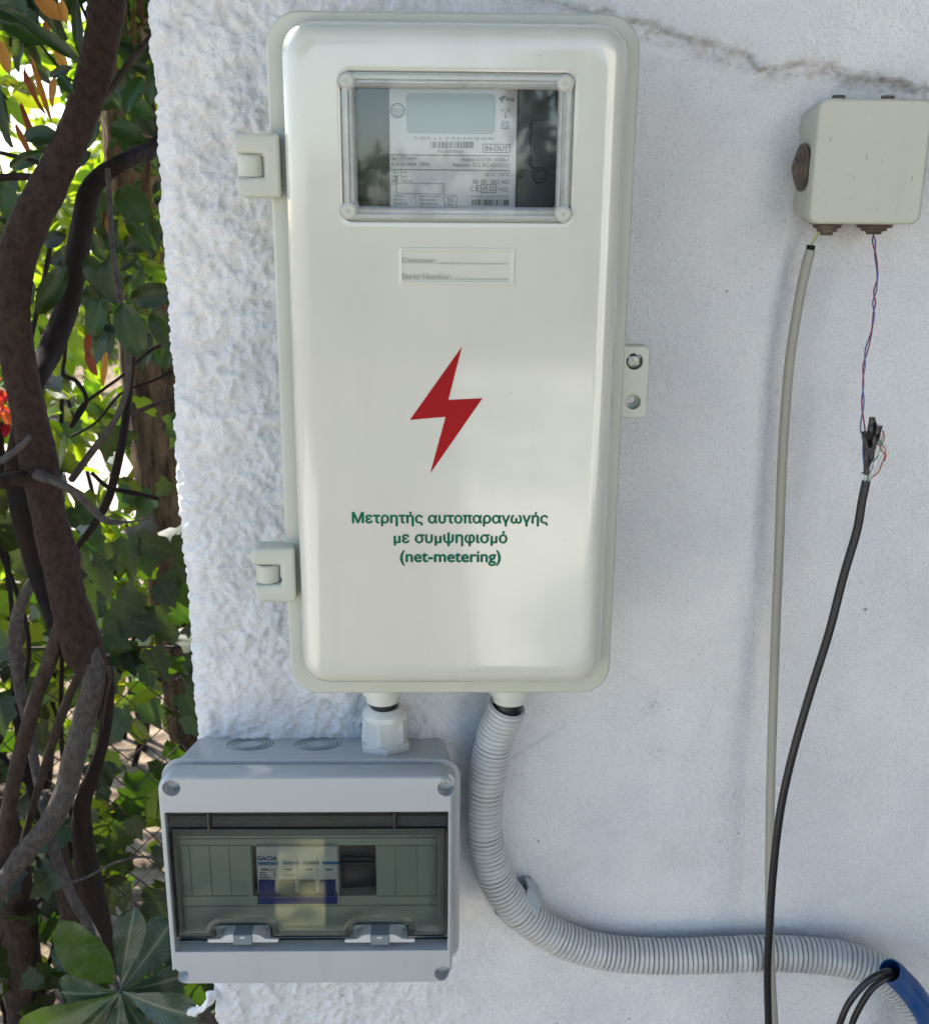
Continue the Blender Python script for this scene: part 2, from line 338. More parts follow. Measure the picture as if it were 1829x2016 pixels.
def text_geo(body, x0, x1, zbase, y, height=None, off=0.0, bold=0.0, thick=0.00025):
    """flat lettering on a plane facing the camera, fitted to the width x0..x1; every contour is filled by itself so overlapping strokes stay clean"""
    cu = bpy.data.curves.new('t', 'FONT'); cu.body = body; cu.resolution_u = 4; cu.fill_mode = 'NONE'
    o = bpy.data.objects.new('t', cu); COL.objects.link(o); bpy.context.view_layer.update()
    dg = bpy.context.evaluated_depsgraph_get(); me = bpy.data.meshes.new_from_object(o.evaluated_get(dg))
    co = [v.co.xy.copy() for v in me.vertices]; adj = {}
    for e in me.edges: a, b = e.vertices; adj.setdefault(a, []).append(b); adj.setdefault(b, []).append(a)
    bpy.data.objects.remove(o, do_unlink=True); bpy.data.meshes.remove(me); bpy.data.curves.remove(cu)
    seen = set(); loops = []
    for st in sorted(adj):
        if st in seen: continue
        lp = [st]; seen.add(st); cur = adj[st][-1] if len(adj[st]) > 1 and (st+1) not in adj[st] else (st+1 if (st+1) in adj[st] else adj[st][0]); prev = st
        while cur not in seen:
            lp.append(cur); seen.add(cur); nx = [q for q in adj[cur] if q != prev and q not in seen]
            if not nx: break
            prev, cur = cur, nx[0]
        if len(lp) > 2: loops.append([co[k] for k in lp])
    if not loops: return [], []
    from mathutils.geometry import delaunay_2d_cdt
    flat = [p for L_ in loops for p in L_]; ed = []; q0 = 0
    for L_ in loops: n_l = len(L_); ed += [(q0+q, q0+(q+1) % n_l) for q in range(n_l)]; q0 += n_l
    tv, te, tf = delaunay_2d_cdt([Vector((p.x, p.y)) for p in flat], ed, [], 0, 1e-6)[:3]
    tv = np.array([(p.x, p.y) for p in tv]); tf = np.array([f_ for f_ in tf if len(f_) == 3]); cen = tv[tf].mean(axis=1)
    A_ = np.array([(flat[a].x, flat[a].y) for a, b in ed]); B_ = np.array([(flat[b].x, flat[b].y) for a, b in ed])
    cx_, cy_ = cen[:, 0][:, None], cen[:, 1][:, None]
    isl = (B_[:, 0]-A_[:, 0])[None]*(cy_-A_[:, 1][None])-(cx_-A_[:, 0][None])*(B_[:, 1]-A_[:, 1])[None]
    wn = (((A_[:, 1][None] <= cy_) & (B_[:, 1][None] > cy_) & (isl > 0)).sum(1)-((A_[:, 1][None] > cy_) & (B_[:, 1][None] <= cy_) & (isl < 0)).sum(1))
    tf = tf[wn != 0]
    mn, mxx = min(p.x for p in flat), max(p.x for p in flat); s = (x1-x0)/(mxx-mn)
    V = []; FF = []; cps = ((0, 0, 0), (bold, 0, 1), (-bold, 0, 2), (0, bold*.8, 3), (0, -bold*.8, 4)) if bold else ((0, 0, 0),)
    for dx, dz_, k in cps:
        b0_ = len(V); V += [(x0+(p[0]-mn)*s+dx, y-thick-k*0.00003, zbase+p[1]*s+dz_) for p in tv]; FF += [tuple(b0_+int(q) for q in t3) for t3 in tf]
    b0_ = len(V); m_ = len(flat)
    V += [(x0+(p.x-mn)*s, y-thick, zbase+p.y*s) for p in flat]+[(x0+(p.x-mn)*s, y, zbase+p.y*s) for p in flat]
    FF += [(b0_+a, b0_+b, b0_+m_+b, b0_+m_+a) for a, b in ed]
    return V, FF
def rectP(xlt, xrt, yt, xlb, xrb, yb, y):
    """average axis-aligned rectangle through four measured corners"""
    a, b, c, d = at(xlt, yt, y), at(xrt, yt, y), at(xlb, yb, y), at(xrb, yb, y)
    return (a.x+c.x)/2, (b.x+d.x)/2, (c.z+d.z)/2, (a.z+b.z)/2

def vnoise(x, y, seed=0):
    xi = np.floor(x).astype(np.int64); yi = np.floor(y).astype(np.int64); xf = x-xi; yf = y-yi
    def h(a, b):
        k = (a*374761393+b*668265263+seed*982451653) & 0xffffffff
        k = ((k ^ (k >> 13))*1274126177) & 0xffffffff
        return ((k ^ (k >> 16)) & 0xffff)/65535.0
    u = xf*xf*(3-2*xf); v = yf*yf*(3-2*yf)
    return (h(xi, yi)*(1-u)+h(xi+1, yi)*u)*(1-v)+(h(xi, yi+1)*(1-u)+h(xi+1, yi+1)*u)*v
def fbm(x, y, oct=4, seed=0, gain=0.5):
    s = 0; a = 1; t = 0
    for i in range(oct): s = s+a*vnoise(x*2**i+17.3*i, y*2**i-9.1*i, seed+i); t += a; a *= gain
    return s/t

# ================================================================== THE SETTING
def plane_grid(x0, x1, y0, y1, n):
    xs = np.linspace(x0, x1, n); ys = np.linspace(y0, y1, n)
    X, Y = np.meshgrid(xs, ys); return X, Y
def grid_faces(nu, nv):
    i = np.arange(nu-1)[:, None]*nv+np.arange(nv-1)[None, :]; i = i.ravel()
    return np.stack([i, i+1, i+nv+1, i+nv], 1)
def fast_mesh(name, V, Fc, m, smooth=True, origin=(0, 0, 0), parent=None, attrs=None, midx=None):
    """V (n,3) array, Fc (k,3|4) array"""
    org = ORG[parent.name] if parent is not None else Vector(origin)
    V = V-np.array(org); k = Fc.shape[1]
    me = bpy.data.meshes.new(name); me.vertices.add(len(V)); me.vertices.foreach_set('co', V.astype(np.float32).ravel())
    me.loops.add(Fc.size); me.loops.foreach_set('vertex_index', Fc.astype(np.int32).ravel())
    me.polygons.add(len(Fc)); me.polygons.foreach_set('loop_start', np.arange(0, Fc.size, k, dtype=np.int32))
    if smooth: me.polygons.foreach_set('use_smooth', np.ones(len(Fc), dtype=bool))
    for x in (m if isinstance(m, (list, tuple)) else [m]): me.materials.append(x)
    if midx is not None: me.polygons.foreach_set('material_index', midx.astype(np.int32))
    me.update(calc_edges=True)
    for an, av in (attrs or {}).items():
        a = me.attributes.new(an, 'FLOAT', 'POINT'); a.data.foreach_set('value', av.astype(np.float32))
    o = bpy.data.objects.new(name, me); COL.objects.link(o)
    if parent is not None: o.parent = parent
    else: o.location = org
    ORG[o.name] = org; return o

# ground: one sheet to the horizon
def axis_nonuni(a, b, c, d, fine, coarse):
    return np.concatenate([np.linspace(a, b, coarse, endpoint=False), np.linspace(b, c, fine, endpoint=False), np.linspace(c, d, coarse)])
gx = axis_nonuni(-220, -8, 8, 220, 160, 14); gy = axis_nonuni(-220, -8, 8, 220, 160, 14)
X, Y = np.meshgrid(gx, gy, indexing='ij')
Z = (fbm(X*3, Y*3, 4, 5)-0.5)*0.04*np.exp(-((X+2)**2+(Y-1)**2)/60)
def mat_ground():
    m = mat('garden_soil', (0.15, 0.11, 0.08), 0.95, 0.1, bump=0.8, bscale=60, bdist=0.01)
    n = m.node_tree.nodes; l = m.node_tree.links; p = n['Principled BSDF']; tc = n['Texture Coordinate']
    a = n.new('ShaderNodeTexNoise'); a.inputs['Scale'].default_value = 14; a.inputs['Detail'].default_value = 9; l.new(tc.outputs['Object'], a.inputs[0])
    r = n.new('ShaderNodeValToRGB'); r.color_ramp.elements[0].position = 0.35; r.color_ramp.elements[0].color = (0.07, 0.05, 0.035, 1)
    r.color_ramp.elements[1].position = 0.65; r.color_ramp.elements[1].color = (0.26, 0.20, 0.14, 1); l.new(a.outputs[0], r.inputs[0]); l.new(r.outputs[0], p.inputs['Base Color'])
    return m
tag(fast_mesh('ground', np.stack([X.ravel(), Y.ravel(), Z.ravel()], 1), grid_faces(len(gx), len(gy)), mat_ground()), kind='structure')
M['paving'] = mat('pale_paving', (0.46, 0.37, 0.30), 0.9, 0.2, var=0.25, vscale=5, bump=0.5, bscale=60, bdist=0.004, detail=8)
M['yard'] = mat('yard_concrete', (0.56, 0.52, 0.44), 0.9, 0.2, var=0.2, vscale=3, bump=0.5, bscale=60, bdist=0.004, detail=8)
M['sun_patch'] = mat('pale_sun_patch', (0.80, 0.76, 0.64), 0.9, 0.2, var=0.15, vscale=3, detail=8)  # pale colour standing for sunlit ground
M['shaded_yard'] = mat('shaded_paving', (0.06, 0.056, 0.05), 0.9, 0.2, var=0.3, vscale=6, bump=0.5, bscale=60, bdist=0.004, detail=8)  # near yard coloured dark in place of tree shade
def slab(name, x0, x1, y0, y1, z, m):
    X, Y = np.meshgrid(np.linspace(x0, x1, 60), np.linspace(y0, y1, 60), indexing='ij')
    Z = z+(fbm(X*2, Y*2, 3, 9)-0.5)*0.006
    return tag(fast_mesh(name, np.stack([X.ravel(), Y.ravel(), Z.ravel()], 1), grid_faces(60, 60), m), kind='structure')
slab('path', -7, 4.5, 3.3, 6.2, 0.035, M['paving'])
slab('yard', -0.85, 3.2, -2.45, -0.3, 0.03, M['shaded_yard'])
slab('bounce_slab', -4.5, -0.85, -5.0, -0.9, 0.04, M['yard'])  # pale slab added to bounce warm light from the left
slab('sun_patch_slab', 0.12, 1.7, -9.0, -2.47, 0.035, M['sun_patch'])  # pale slab added as the sun patches mirrored in the cabinet door

# the plastered wall: real relief, trowelled lumps towards the left corner, fine grain to the right, a rough mortar seam above
XL = -0.2235
def wall_mat():
    m = bpy.data.materials.new('white_plaster'); m.use_nodes = True
    n = m.node_tree.nodes; l = m.node_tree.links; p = n['Principled BSDF']
    tc = n.new('ShaderNodeTexCoord'); st = n.new('ShaderNodeAttribute'); st.attribute_name = 'stain_shade'; gr = n.new('ShaderNodeAttribute'); gr.attribute_name = 'grain'
    a = n.new('ShaderNodeTexNoise'); a.inputs['Scale'].default_value = 5; a.inputs['Detail'].default_value = 9; a.inputs['Roughness'].default_value = 0.62; l.new(tc.outputs['Object'], a.inputs[0])
    r = n.new('ShaderNodeValToRGB'); r.color_ramp.elements[0].position = 0.32; r.color_ramp.elements[0].color = (0.64, 0.645, 0.66, 1)
    r.color_ramp.elements[1].position = 0.6; r.color_ramp.elements[1].color = (0.76, 0.755, 0.75, 1); l.new(a.outputs[0], r.inputs[0])
    # fine speckle
    b = n.new('ShaderNodeTexNoise'); b.inputs['Scale'].default_value = 620; b.inputs['Detail'].default_value = 3; l.new(tc.outputs['Object'], b.inputs[0])
    br = n.new('ShaderNodeMapRange'); br.inputs['From Min'].default_value = 0.3; br.inputs['From Max'].default_value = 0.5; br.inputs['To Min'].default_value = 0.83; br.inputs['To Max'].default_value = 1.0; l.new(b.outputs[0], br.inputs[0])
    x1 = n.new('ShaderNodeMix'); x1.data_type = 'RGBA'; x1.blend_type = 'MULTIPLY'; x1.inputs[0].default_value = 1; l.new(r.outputs[0], x1.inputs[6]); l.new(br.outputs[0], x1.inputs[7])
    # sparse dark specks
    v = n.new('ShaderNodeTexVoronoi'); v.inputs['Scale'].default_value = 42; v.inputs['Randomness'].default_value = 1; l.new(tc.outputs['Object'], v.inputs[0])
    sz = n.new('ShaderNodeSeparateColor'); l.new(v.outputs['Color'], sz.inputs[0])
    th = n.new('ShaderNodeMapRange'); th.inputs['From Min'].default_value = 0.55; th.inputs['From Max'].default_value = 1.0; th.inputs['To Min'].default_value = 0.0; th.inputs['To Max'].default_value = 0.075; l.new(sz.outputs[0], th.inputs[0])
    lt = n.new('ShaderNodeMath'); lt.operation = 'LESS_THAN'; l.new(v.outputs['Distance'], lt.inputs[0]); l.new(th.outputs[0], lt.inputs[1])
    lm = n.new('ShaderNodeMath'); lm.operation = 'MULTIPLY'; lm.inputs[1].default_value = 0.7; l.new(lt.outputs[0], lm.inputs[0])
    x2 = n.new('ShaderNodeMix'); x2.data_type = 'RGBA'; l.new(lm.outputs[0], x2.inputs[0]); l.new(x1.outputs[2], x2.inputs[6]); x2.inputs[7].default_value = (0.16, 0.14, 0.13, 1)
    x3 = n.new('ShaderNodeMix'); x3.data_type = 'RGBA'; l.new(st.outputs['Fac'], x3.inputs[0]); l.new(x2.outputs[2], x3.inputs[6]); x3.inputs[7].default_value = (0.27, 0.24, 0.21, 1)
    l.new(x3.outputs[2], p.inputs['Base Color']); p.inputs['Roughness'].default_value = 0.85; p.inputs['Specular IOR Level'].default_value = 0.25
    # grain relief
    g = n.new('ShaderNodeTexNoise'); g.inputs['Scale'].default_value = 420; g.inputs['Detail'].default_value = 3; l.new(tc.outputs['Object'], g.inputs[0])
    g2 = n.new('ShaderNodeTexNoise'); g2.inputs['Scale'].default_value = 120; g2.inputs['Detail'].default_value = 5; l.new(tc.outputs['Object'], g2.inputs[0])
    ad = n.new('ShaderNodeMath'); ad.operation = 'ADD'; l.new(g.outputs[0], ad.inputs[0]); l.new(g2.outputs[0], ad.inputs[1])
    bp = n.new('ShaderNodeBump'); bp.inputs['Distance'].default_value = 0.0017; l.new(gr.outputs['Fac'], bp.inputs['Strength']); l.new(ad.outputs[0], bp.inputs['Height']); l.new(bp.outputs[0], p.inputs['Normal'])
    return m
seam = [at(x, y, 0) for x, y in ((880, -40), (1020, -8), (1120, 8), (1200, 22), (1290, 60), (1370, 92), (1450, 104), (1520, 118), (1600, 136), (1650, 155), (1700, 158), (1760, 165), (1829, 172), (1900, 192), (2050, 200))]
sx = np.array([p.x for p in seam]); sz_ = np.array([p.z for p in seam])
crack = [at(x, y, 0) for x, y in ((985, 1500), (1010, 1487), (1040, 1468), (1062, 1455), (1090, 1440), (1112, 1424))]
ck = np.array([(p.x, p.z) for p in crack])
step = 0.00165
us = [(XL+0.02, 0.26)]                                   # profile (x, y) of the wall seen from above, starting at the back
prof = [(3.6, 0.24), (1.0, 0.24), (XL+0.1, 0.24)]+[(XL+0.02-0.02*math.sin(R(a)), 0.22+0.02*math.cos(R(a))) for a in range(0, 91, 15)]
prof += [(XL, y) for y in np.linspace(0.21, 0.03, 50)]
prof += [(XL+0.016-0.016*math.cos(R(a)), 0.016-0.016*math.sin(R(a))) for a in np.linspace(0, 90, 16)]
prof += [(x, 0.0) for x in np.arange(XL+0.016+step, 0.50, step)]
prof += [(x, 0.0) for x in list(np.linspace(0.505, 0.9, 60))+list(np.linspace(0.95, 3.6, 50))]
prof = np.array(prof)
zs = np.concatenate([np.linspace(-0.05, 0.60, 60, endpoint=False), np.arange(0.60, 1.72, step), np.linspace(1.722, 2.05, 60)])
d1 = np.gradient(prof, axis=0); tn = d1/np.maximum(1e-9, np.linalg.norm(d1, axis=1))[:, None]
nrm = np.stack([-tn[:, 1], tn[:, 0]], 1); nrm *= -1      # outward in plan
arc = np.concatenate([[0], np.cumsum(np.linalg.norm(np.diff(prof, axis=0), axis=1))])
front0 = arc[np.argmin(np.abs(prof[:, 0]-XL-0.016)+np.abs(prof[:, 1])*10)]
U, Zg = np.meshgrid(arc-front0, zs, indexing='ij')       # U: distance along the face, 0 at the corner
PX = np.broadcast_to(prof[:, 0][:, None], U.shape); 
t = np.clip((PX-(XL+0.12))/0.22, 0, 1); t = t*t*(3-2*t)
wx = (fbm(U*40, Zg*40, 2, 3)-0.5)*1.3; wz = (fbm(U*40+9, Zg*40+4, 2, 5)-0.5)*1.3
b1 = np.abs(2*vnoise(U*92+wx, Zg*84+wz, 21)-1); b2 = np.abs(2*vnoise(U*170+wz, Zg*160+wx, 23)-1); b3 = vnoise(U*300, Zg*300, 25)
lump = np.sqrt(np.clip(b1, 0, 1))*0.58+np.sqrt(np.clip(b2, 0, 1))*0.30+b3*0.14
lump = lump*(0.45+0.9*np.clip((fbm(U*16, Zg*16, 3, 27)-0.3)*2.2, 0, 1))
lw = np.clip((fbm(U*100+fbm(U*55, Zg*55, 2, 3)*1.8, Zg*84, 3, 21, 0.45)-0.36)/0.3, 0, 1); lw = lw*lw*(3-2*lw)
l2 = np.clip((fbm(U*210+wx, Zg*190+wz, 3, 29, 0.5)-0.36)/0.28, 0, 1); l2 = l2*l2*(3-2*l2)
md = np.clip((fbm(U*22, Zg*22, 3, 27)-0.3)*2.4, 0, 1)
h = (1-t)*(lw*0.0026*(0.35+md)+l2*0.0017*(1.25-0.7*md)+lump*0.0018+(b3-0.5)*0.0010)
h += (fbm(U*420, Zg*420, 2, 31)-0.5)*(0.0005+0.0002*t)
h += (fbm(U*140, Zg*140, 3, 37)-0.5)*0.0008*t
h += (fbm(U*7, Zg*7, 3, 41)-0.5)*0.010
h += (fbm(U*28, Zg*28, 3, 43)-0.5)*0.0022
wig = (fbm(U*30, Zg*30, 4, 51)-0.5)*0.022
dz = Zg-(np.interp(PX, sx, sz_)+wig+(fbm(U*130, Zg*130, 3, 53)-0.5)*0.006)     # above seam positive
seam_on = np.clip((PX-0.02)/0.12, 0, 1)
h += seam_on*(0.0065/(1+np.exp(-dz/0.0014)))*(0.4+0.6*np.exp(-np.clip(dz, 0, 1)/0.16))
band = np.exp(-((dz+0.004)/0.0080)**2)*seam_on
h += band*((fbm(U*90, Zg*130, 5, 61, 0.6)-0.52)*0.013)
low = np.exp(-np.clip(-dz-0.004, 0, 1)/0.02)*(dz < 0)*seam_on
h += low*(fbm(U*70, Zg*90, 4, 67, 0.6)-0.5)*0.007
stain_shade = np.clip(band*(0.50+1.3*(fbm(U*60, Zg*150, 5, 71, 0.65)-0.45)*2.0), 0, 1)*0.72
stain_shade = stain_shade*0.62+0.50*seam_on*np.exp(-((dz+0.001)/0.0018)**2)*np.clip((fbm(U*70, Zg*70, 4, 78)-0.42)*4, 0, 1)
stain_shade *= 0.55+0.9*np.clip((fbm(U*260, Zg*330, 3, 77)-0.3)*2.2, 0, 1)
stain_shade = np.clip(stain_shade, 0, 1)
stain_shade = np.maximum(stain_shade, low*np.clip((fbm(U*35, Zg*90, 5, 73)-0.45)*2.6, 0, 1)*0.45)
stain_shade = np.maximum(stain_shade, np.clip((fbm(U*9, Zg*9, 5, 79)-0.66)*3, 0, 1)*0.25)
stain_shade = np.maximum(stain_shade, (1-t)*(0.05+0.20*(1-lw)*(1-0.5*l2))*(U > -0.02))  # left side and its crevices darkened: shade painted into the colour
# small crack under the meter cabinet and a couple of rubbed marks
for a, b in zip(ck[:-1], ck[1:]):
    ab = b-a; tt = np.clip(((PX-a[0])*ab[0]+(Zg-a[1])*ab[1])/(ab@ab), 0, 1)
    dd = np.hypot(PX-a[0]-tt*ab[0], Zg-a[1]-tt*ab[1]+(fbm(U*150, Zg*150, 3, 83)-0.5)*0.006)
    g = np.exp(-(dd/0.0016)**2)*(U > 0); h -= g*0.0010; stain_shade = np.maximum(stain_shade, g*0.22)
for mx_, my_, rr, k in ((1285, 1388, 0.0075, 0.5), (1272, 1398, 0.006, 0.3), (1655, 2010, 0.008, 0.2), (1360, 1500, 0.01, 0.15), (1650, 1395, 0.012, .1), (375, 738, 0.002, .6), (560, 2030, .012, .3), (1105, 2000, .02, .15), (1290, 1480, .012, .2)):
    q = at(mx_, my_, 0); g = np.exp(-(((PX-q.x)**2+(Zg-q.z)**2)/rr**2))*(fbm(U*420, Zg*420, 3, 91) > 0.52)*(U > 0); stain_shade = np.maximum(stain_shade, g*k)
Vw = np.stack([(prof[:, 0][:, None]+nrm[:, 0][:, None]*h).ravel(), (prof[:, 1][:, None]+nrm[:, 1][:, None]*h).ravel(), Zg.ravel()], 1)
wall = fast_mesh('garden_wall', Vw, grid_faces(U.shape[0], U.shape[1]), wall_mat(), attrs={'stain_shade': stain_shade.ravel(), 'grain': (0.55+0.35*t).ravel()})
tag(wall, 'white plastered wall with lumpy left corner and a grey mortar seam', 'wall')
cv, cf = box(XL-0.004, 3.62, -0.012, 0.252, 2.05, 2.10)
o = mk('coping', cv, cf, M['yard'], wall, smooth=False); bevel(o, 0.006)
# a lump of dried white paint and filler at the corner of the wall, low down
b_ = at(400, 1975, 0.03)
v, f = tube(catmull([at(374, 1990, 0.01), at(388, 1991, -0.002), at(402, 1984, -0.006), at(412, 1972, -0.004), at(417, 1958, 0.004)], 10), lambda s, a: 0.0040+0.0016*math.sin(s*7+.5)+0.0007*math.sin(3*a+s*20), 14)
mk('filler_lump', v, f, mat('dried_filler', (0.72, 0.73, 0.72), 0.6, 0.4, var=0.1, vscale=80, bump=0.3, bscale=120, bdist=0.002), wall)

# ================================================================== METER CABINET
FX0, FX1, FZ0, FZ1 = rectP(521, 1259, 22, 573, 1203, 1366, -0.10)
LX0, LX1, LZ0, LZ1 = rectP(547, 1245, 34, 590, 1191, 1357, -0.125)
WX0, WX1, WZ0, WZ1 = rectP(668, 1131, 141, 677, 1123, 436, -0.128)
cab = root('meter_cabinet', (0.5*(FX0+FX1), 0, FZ0), 'tall cream plastic meter cabinet with a red lightning bolt on its door', 'meter cabinet')
# body: back tub, hollow, open to the front
t_ = 0.003
rings = [(rrect(FX0+0.012, FX1-0.012, FZ0+0.012, FZ1-0.012, 0.012), -0.001),
         (rrect(FX0+0.010, FX1-0.010, FZ0+0.010, FZ1-0.010, 0.014), -0.086),
         (rrect(FX0+0.001, FX1-0.001, FZ0+0.001, FZ1-0.001, 0.022), -0.088),
         (rrect(FX0, FX1, FZ0, FZ1, 0.023), -0.0905), (rrect(FX0, FX1, FZ0, FZ1, 0.023), -0.098),
         (rrect(FX0+0.0015, FX1-0.0015, FZ0+0.0015, FZ1-0.0015, 0.0215), -0.0998), (rrect(FX0+0.0030, FX1-0.0030, FZ0+0.0030, FZ1-0.0030, 0.020), -0.0998),
         (rrect(FX0+0.014, FX1-0.014, FZ0+0.014, FZ1-0.014, 0.012), -0.0998),
         (rrect(FX0+0.016, FX1-0.016, FZ0+0.016, FZ1-0.016, 0.010), -0.085),
         (rrect(FX0+0.016, FX1-0.016, FZ0+0.016, FZ1-0.016, 0.010), -0.005)]
v, f = loft(rings); body = mk('cabinet_body', v, f, M['boxdark'], cab, fix=True)
# door with a real opening; soft shoulders
def inset(i, r): return rrect(LX0+i, LX1-i, LZ0+i, LZ1-i, r, 10)
hole = lambda i, r: rrect(WX0+i, WX1-i, WZ0+i, WZ1-i, r, 10)
rings = [(inset(0.0015, 0.020), -0.1000), (inset(0.0, 0.0215), -0.1030), (inset(0.0004, 0.021), -0.1100), (inset(0.0022, 0.020), -0.1170),
         (inset(0.0045, 0.019), -0.1205), (inset(0.0078, 0.018), -0.1232), (inset(0.0120, 0.016), -0.1246), (inset(0.017, 0.014), -0.1250), (inset(0.0205, 0.012), -0.1250),
         (hole(-0.0040, 0.0090), -0.1250), (hole(-0.0016, 0.0075), -0.1250), (hole(-0.0008, 0.007), -0.1247), (hole(-0.0004, 0.0066), -0.1238), (hole(0.0, 0.006), -0.1215),
         (hole(0.004, 0.004), -0.1215), (hole(0.004, 0.004), -0.1185), (hole(-0.01, 0.01), -0.118), (inset(0.006, 0.018), -0.112), (inset(0.004, 0.018), -0.1001)]
v, f = loft(rings, False, False, closed=True)
door = mk('door', v, f, M['box'], cab)
# transparent inspection window: thick moulded rim, pane, corner screws
rings = [(hole(0.0012, 0.0058), -0.1214), (hole(0.0012, 0.0058), -0.1266), (hole(0.002, 0.005), -0.1276), (hole(0.0045, 0.0045), -0.1276), (hole(0.0055, 0.004), -0.1262),
         (hole(0.0070, 0.004), -0.1262), (hole(0.0078, 0.0035), -0.1272), (hole(0.0088, 0.003), -0.1264), (hole(0.0100, 0.002), -0.1225)]
v, f = loft(rings, False, False); win = mk('window_rim', v, f, M['rim'], cab)
v, f = rbox(WX0+0.0072, WX1-0.0072, WZ0+0.0072, WZ1-0.0072, -0.1195, -0.1225, 0.004, 0.0004); pane = mk('window_pane', v, f, M['clear'], cab)
for i, (px, py) in enumerate(((683, 158), (1114, 163), (687, 414), (1109, 421))):
    c = at(px, py, -0.1275)
    v, f = lathe((c.x, -0.1215, c.z), (0, -1, 0), [(0, 0.0060), (0.0056, 0.0060), (0.0062, 0.0054), (0.0064, 0.0040), (0.0064, 0.0002)], 28)
    boss = mk('screw_boss', v, f, M['rim'], cab)
    v, f = lathe((c.x, -0.1275, c.z), (0, -1, 0), [(0, 0.0044), (0.0006, 0.0044), (0.0010, 0.0038), (0.0008, 0.0012), (0.0002, 0.0010), (0.0002, 0.0001)], 24)
    mk('screw', v, f, M['boxdark'], boss)
# moulded name plate
a, b = at(784, 486, -0.125), at(1013, 561, -0.125); px0, px1, pz0, pz1 = a.x, b.x, b.z, a.z
fr = lambda i, r=0.001: rrect(px0+i, px1-i, pz0+i, pz1-i, r, 3)
v1, f1 = loft([(fr(0), -0.1249), (fr(0.0003), -0.1257), (fr(0.0012), -0.1260), (fr(0.0022), -0.1257), (fr(0.0026), -0.1251), (fr(0.003), -0.1251)], False, True)
parts = [(v1, f1, 0)]
for s, x0, x1, yb in (('Customer:', 792, 858, 517), ('Serial Number:', 792, 889, 549)):
    p0, p1 = at(x0, yb, -0.125), at(x1, yb, -0.125); parts.append((*text_geo(s, p0.x, p1.x, p0.z, -0.1249, bold=0.0002, thick=0.0009), 1))
for x0, x1, yb in ((863, 995, 518), (896, 998, 549)):
    p0, p1 = at(x0, yb, -0.125), at(x1, yb, -0.125); parts.append((*box(p0.x, p1.x, -0.1258, -0.1248, p0.z-0.0004, p0.z+0.0004), 1))
v, f, i = join(parts); plate = mk('name_plate', v, f, [M['box'], M['embossed_shade']], cab, fix=False, smooth=False, midx=i)
# printed lightning bolt and lettering
bolt = [at(x, y, -0.1253) for x, y in ((909.8, 681.4), (882.7, 787.1), (950.2, 783.7), (846.7, 932.5), (877.3, 820.4), (806.8, 826.6))]
v, f = prism([(p.x, p.z) for p in bolt], -0.1249, -0.1253); mk('lightning_bolt_mark', v, f, M['red'], cab, smooth=False)
parts = []
for s, x0, x1, yb in (('Μετρητής αυτοπαραγωγής', 694, 1078, 1029.5), ('με συμψηφισμό', 776, 998, 1068.5), ('(net-metering)', 788.5, 985, 1106)):
    p0, p1 = at(x0, yb, -0.125), at(x1, yb, -0.125); parts.append((*text_geo(s, p0.x, p1.x, p0.z, -0.1249, bold=0.00038, thick=0.0004), 0))
v, f, i = join(parts); mk('printed_lettering', v, f, M['green'], cab, smooth=False, fix=False)
# scuff on the top edge
# hinges
def hinge(xl, xr, yt, yb, k0, k1, slot, kl, y=-0.112):
    A = lambda px, py: (at(px, py, y).x, at(px, py, y).z)
    x0, z1 = A(xl, yt); x1, z0 = A(xr, yb); xs_, zk1 = A(slot, k0); _, zk0 = A(slot, k1); xk, _ = A(kl, k0)
    r = 0.007
    def corner(cx, cz, a0, a1, rr, n=5): return [(cx+rr*math.cos(R(a0+(a1-a0)*i/n)), cz+rr*math.sin(R(a0+(a1-a0)*i/n))) for i in range(n+1)]
    poly = [(x1, z1)]+corner(x0+r, z1-r, 90, 180, r)+[(x0, zk1), (xs_, zk1), (xs_, zk0), (xk-0.0008, zk0)]+corner(xk+r, z0+r, 180, 270, r)+[(x1, z0)]
    v, f = prism(poly, -0.092, -0.1125); o = mk('hinge', v, f, M['boxdark'], cab, smooth=False); bevel(o, 0.0034, 5, 30); bpy.context.view_layer.update(); apply_mods(o); o.data.shade_smooth(); o.data.set_sharp_from_angle(angle=R(50))
    xr2 = xs_-0.0022; c = 0.5*(xk+xr2); rad = 0.5*(xr2-xk)
    v, f = lathe((c, -0.1115+rad, zk0+0.0004), (0, 0, 1), [(0, rad-0.0008), (0.0006, rad), (zk1-zk0-0.0024, rad), (zk1-zk0-0.0014, rad-0.0008)], 40)
    mk('hinge_knuckle', v, f, M['boxdark'], o)
    return o
hinge(457, 553, 259, 390, 302, 349, 520, 463); hinge(492, 583, 1079, 1187, 1114, 1152, 553, 499)
# lock tab on the right of the body
y_t = -0.098
q = [at(x, y, y_t) for x, y in ((1222, 680), (1268, 682), (1279, 690), (1277, 812), (1264, 820), (1218, 823))]
zt, zb = q[0].z, q[-1].z; xr_ = at(1277, 750, y_t).x; xl_ = FX1-0.012
v, f = loft([(rrect(xl_, xr_, zb, zt, 0.005, 6), -0.0865), (rrect(xl_, xr_, zb, zt, 0.005, 6), -0.0975), (rrect(xl_+0.001, xr_-0.001, zb+0.001, zt-0.001, 0.004, 6), -0.0985)])
tab = mk('lock_tab', v, f, M['boxdark'], cab)
c1, c2 = at(1249.5, 711, y_t), at(1246.5, 791, y_t)
cut(tab, [lathe((c1.x, -0.08, c1.z), (0, -1, 0), [(0, 0.0063), (0.03, 0.0063)], 32), lathe((c2.x, -0.090, c2.z), (0, -1, 0), [(0, 0.0057), (0.03, 0.0057)], 32), lathe((c2.x, -0.07, c2.z), (0, -1, 0), [(0, 0.003), (0.03, 0.003)], 24)])
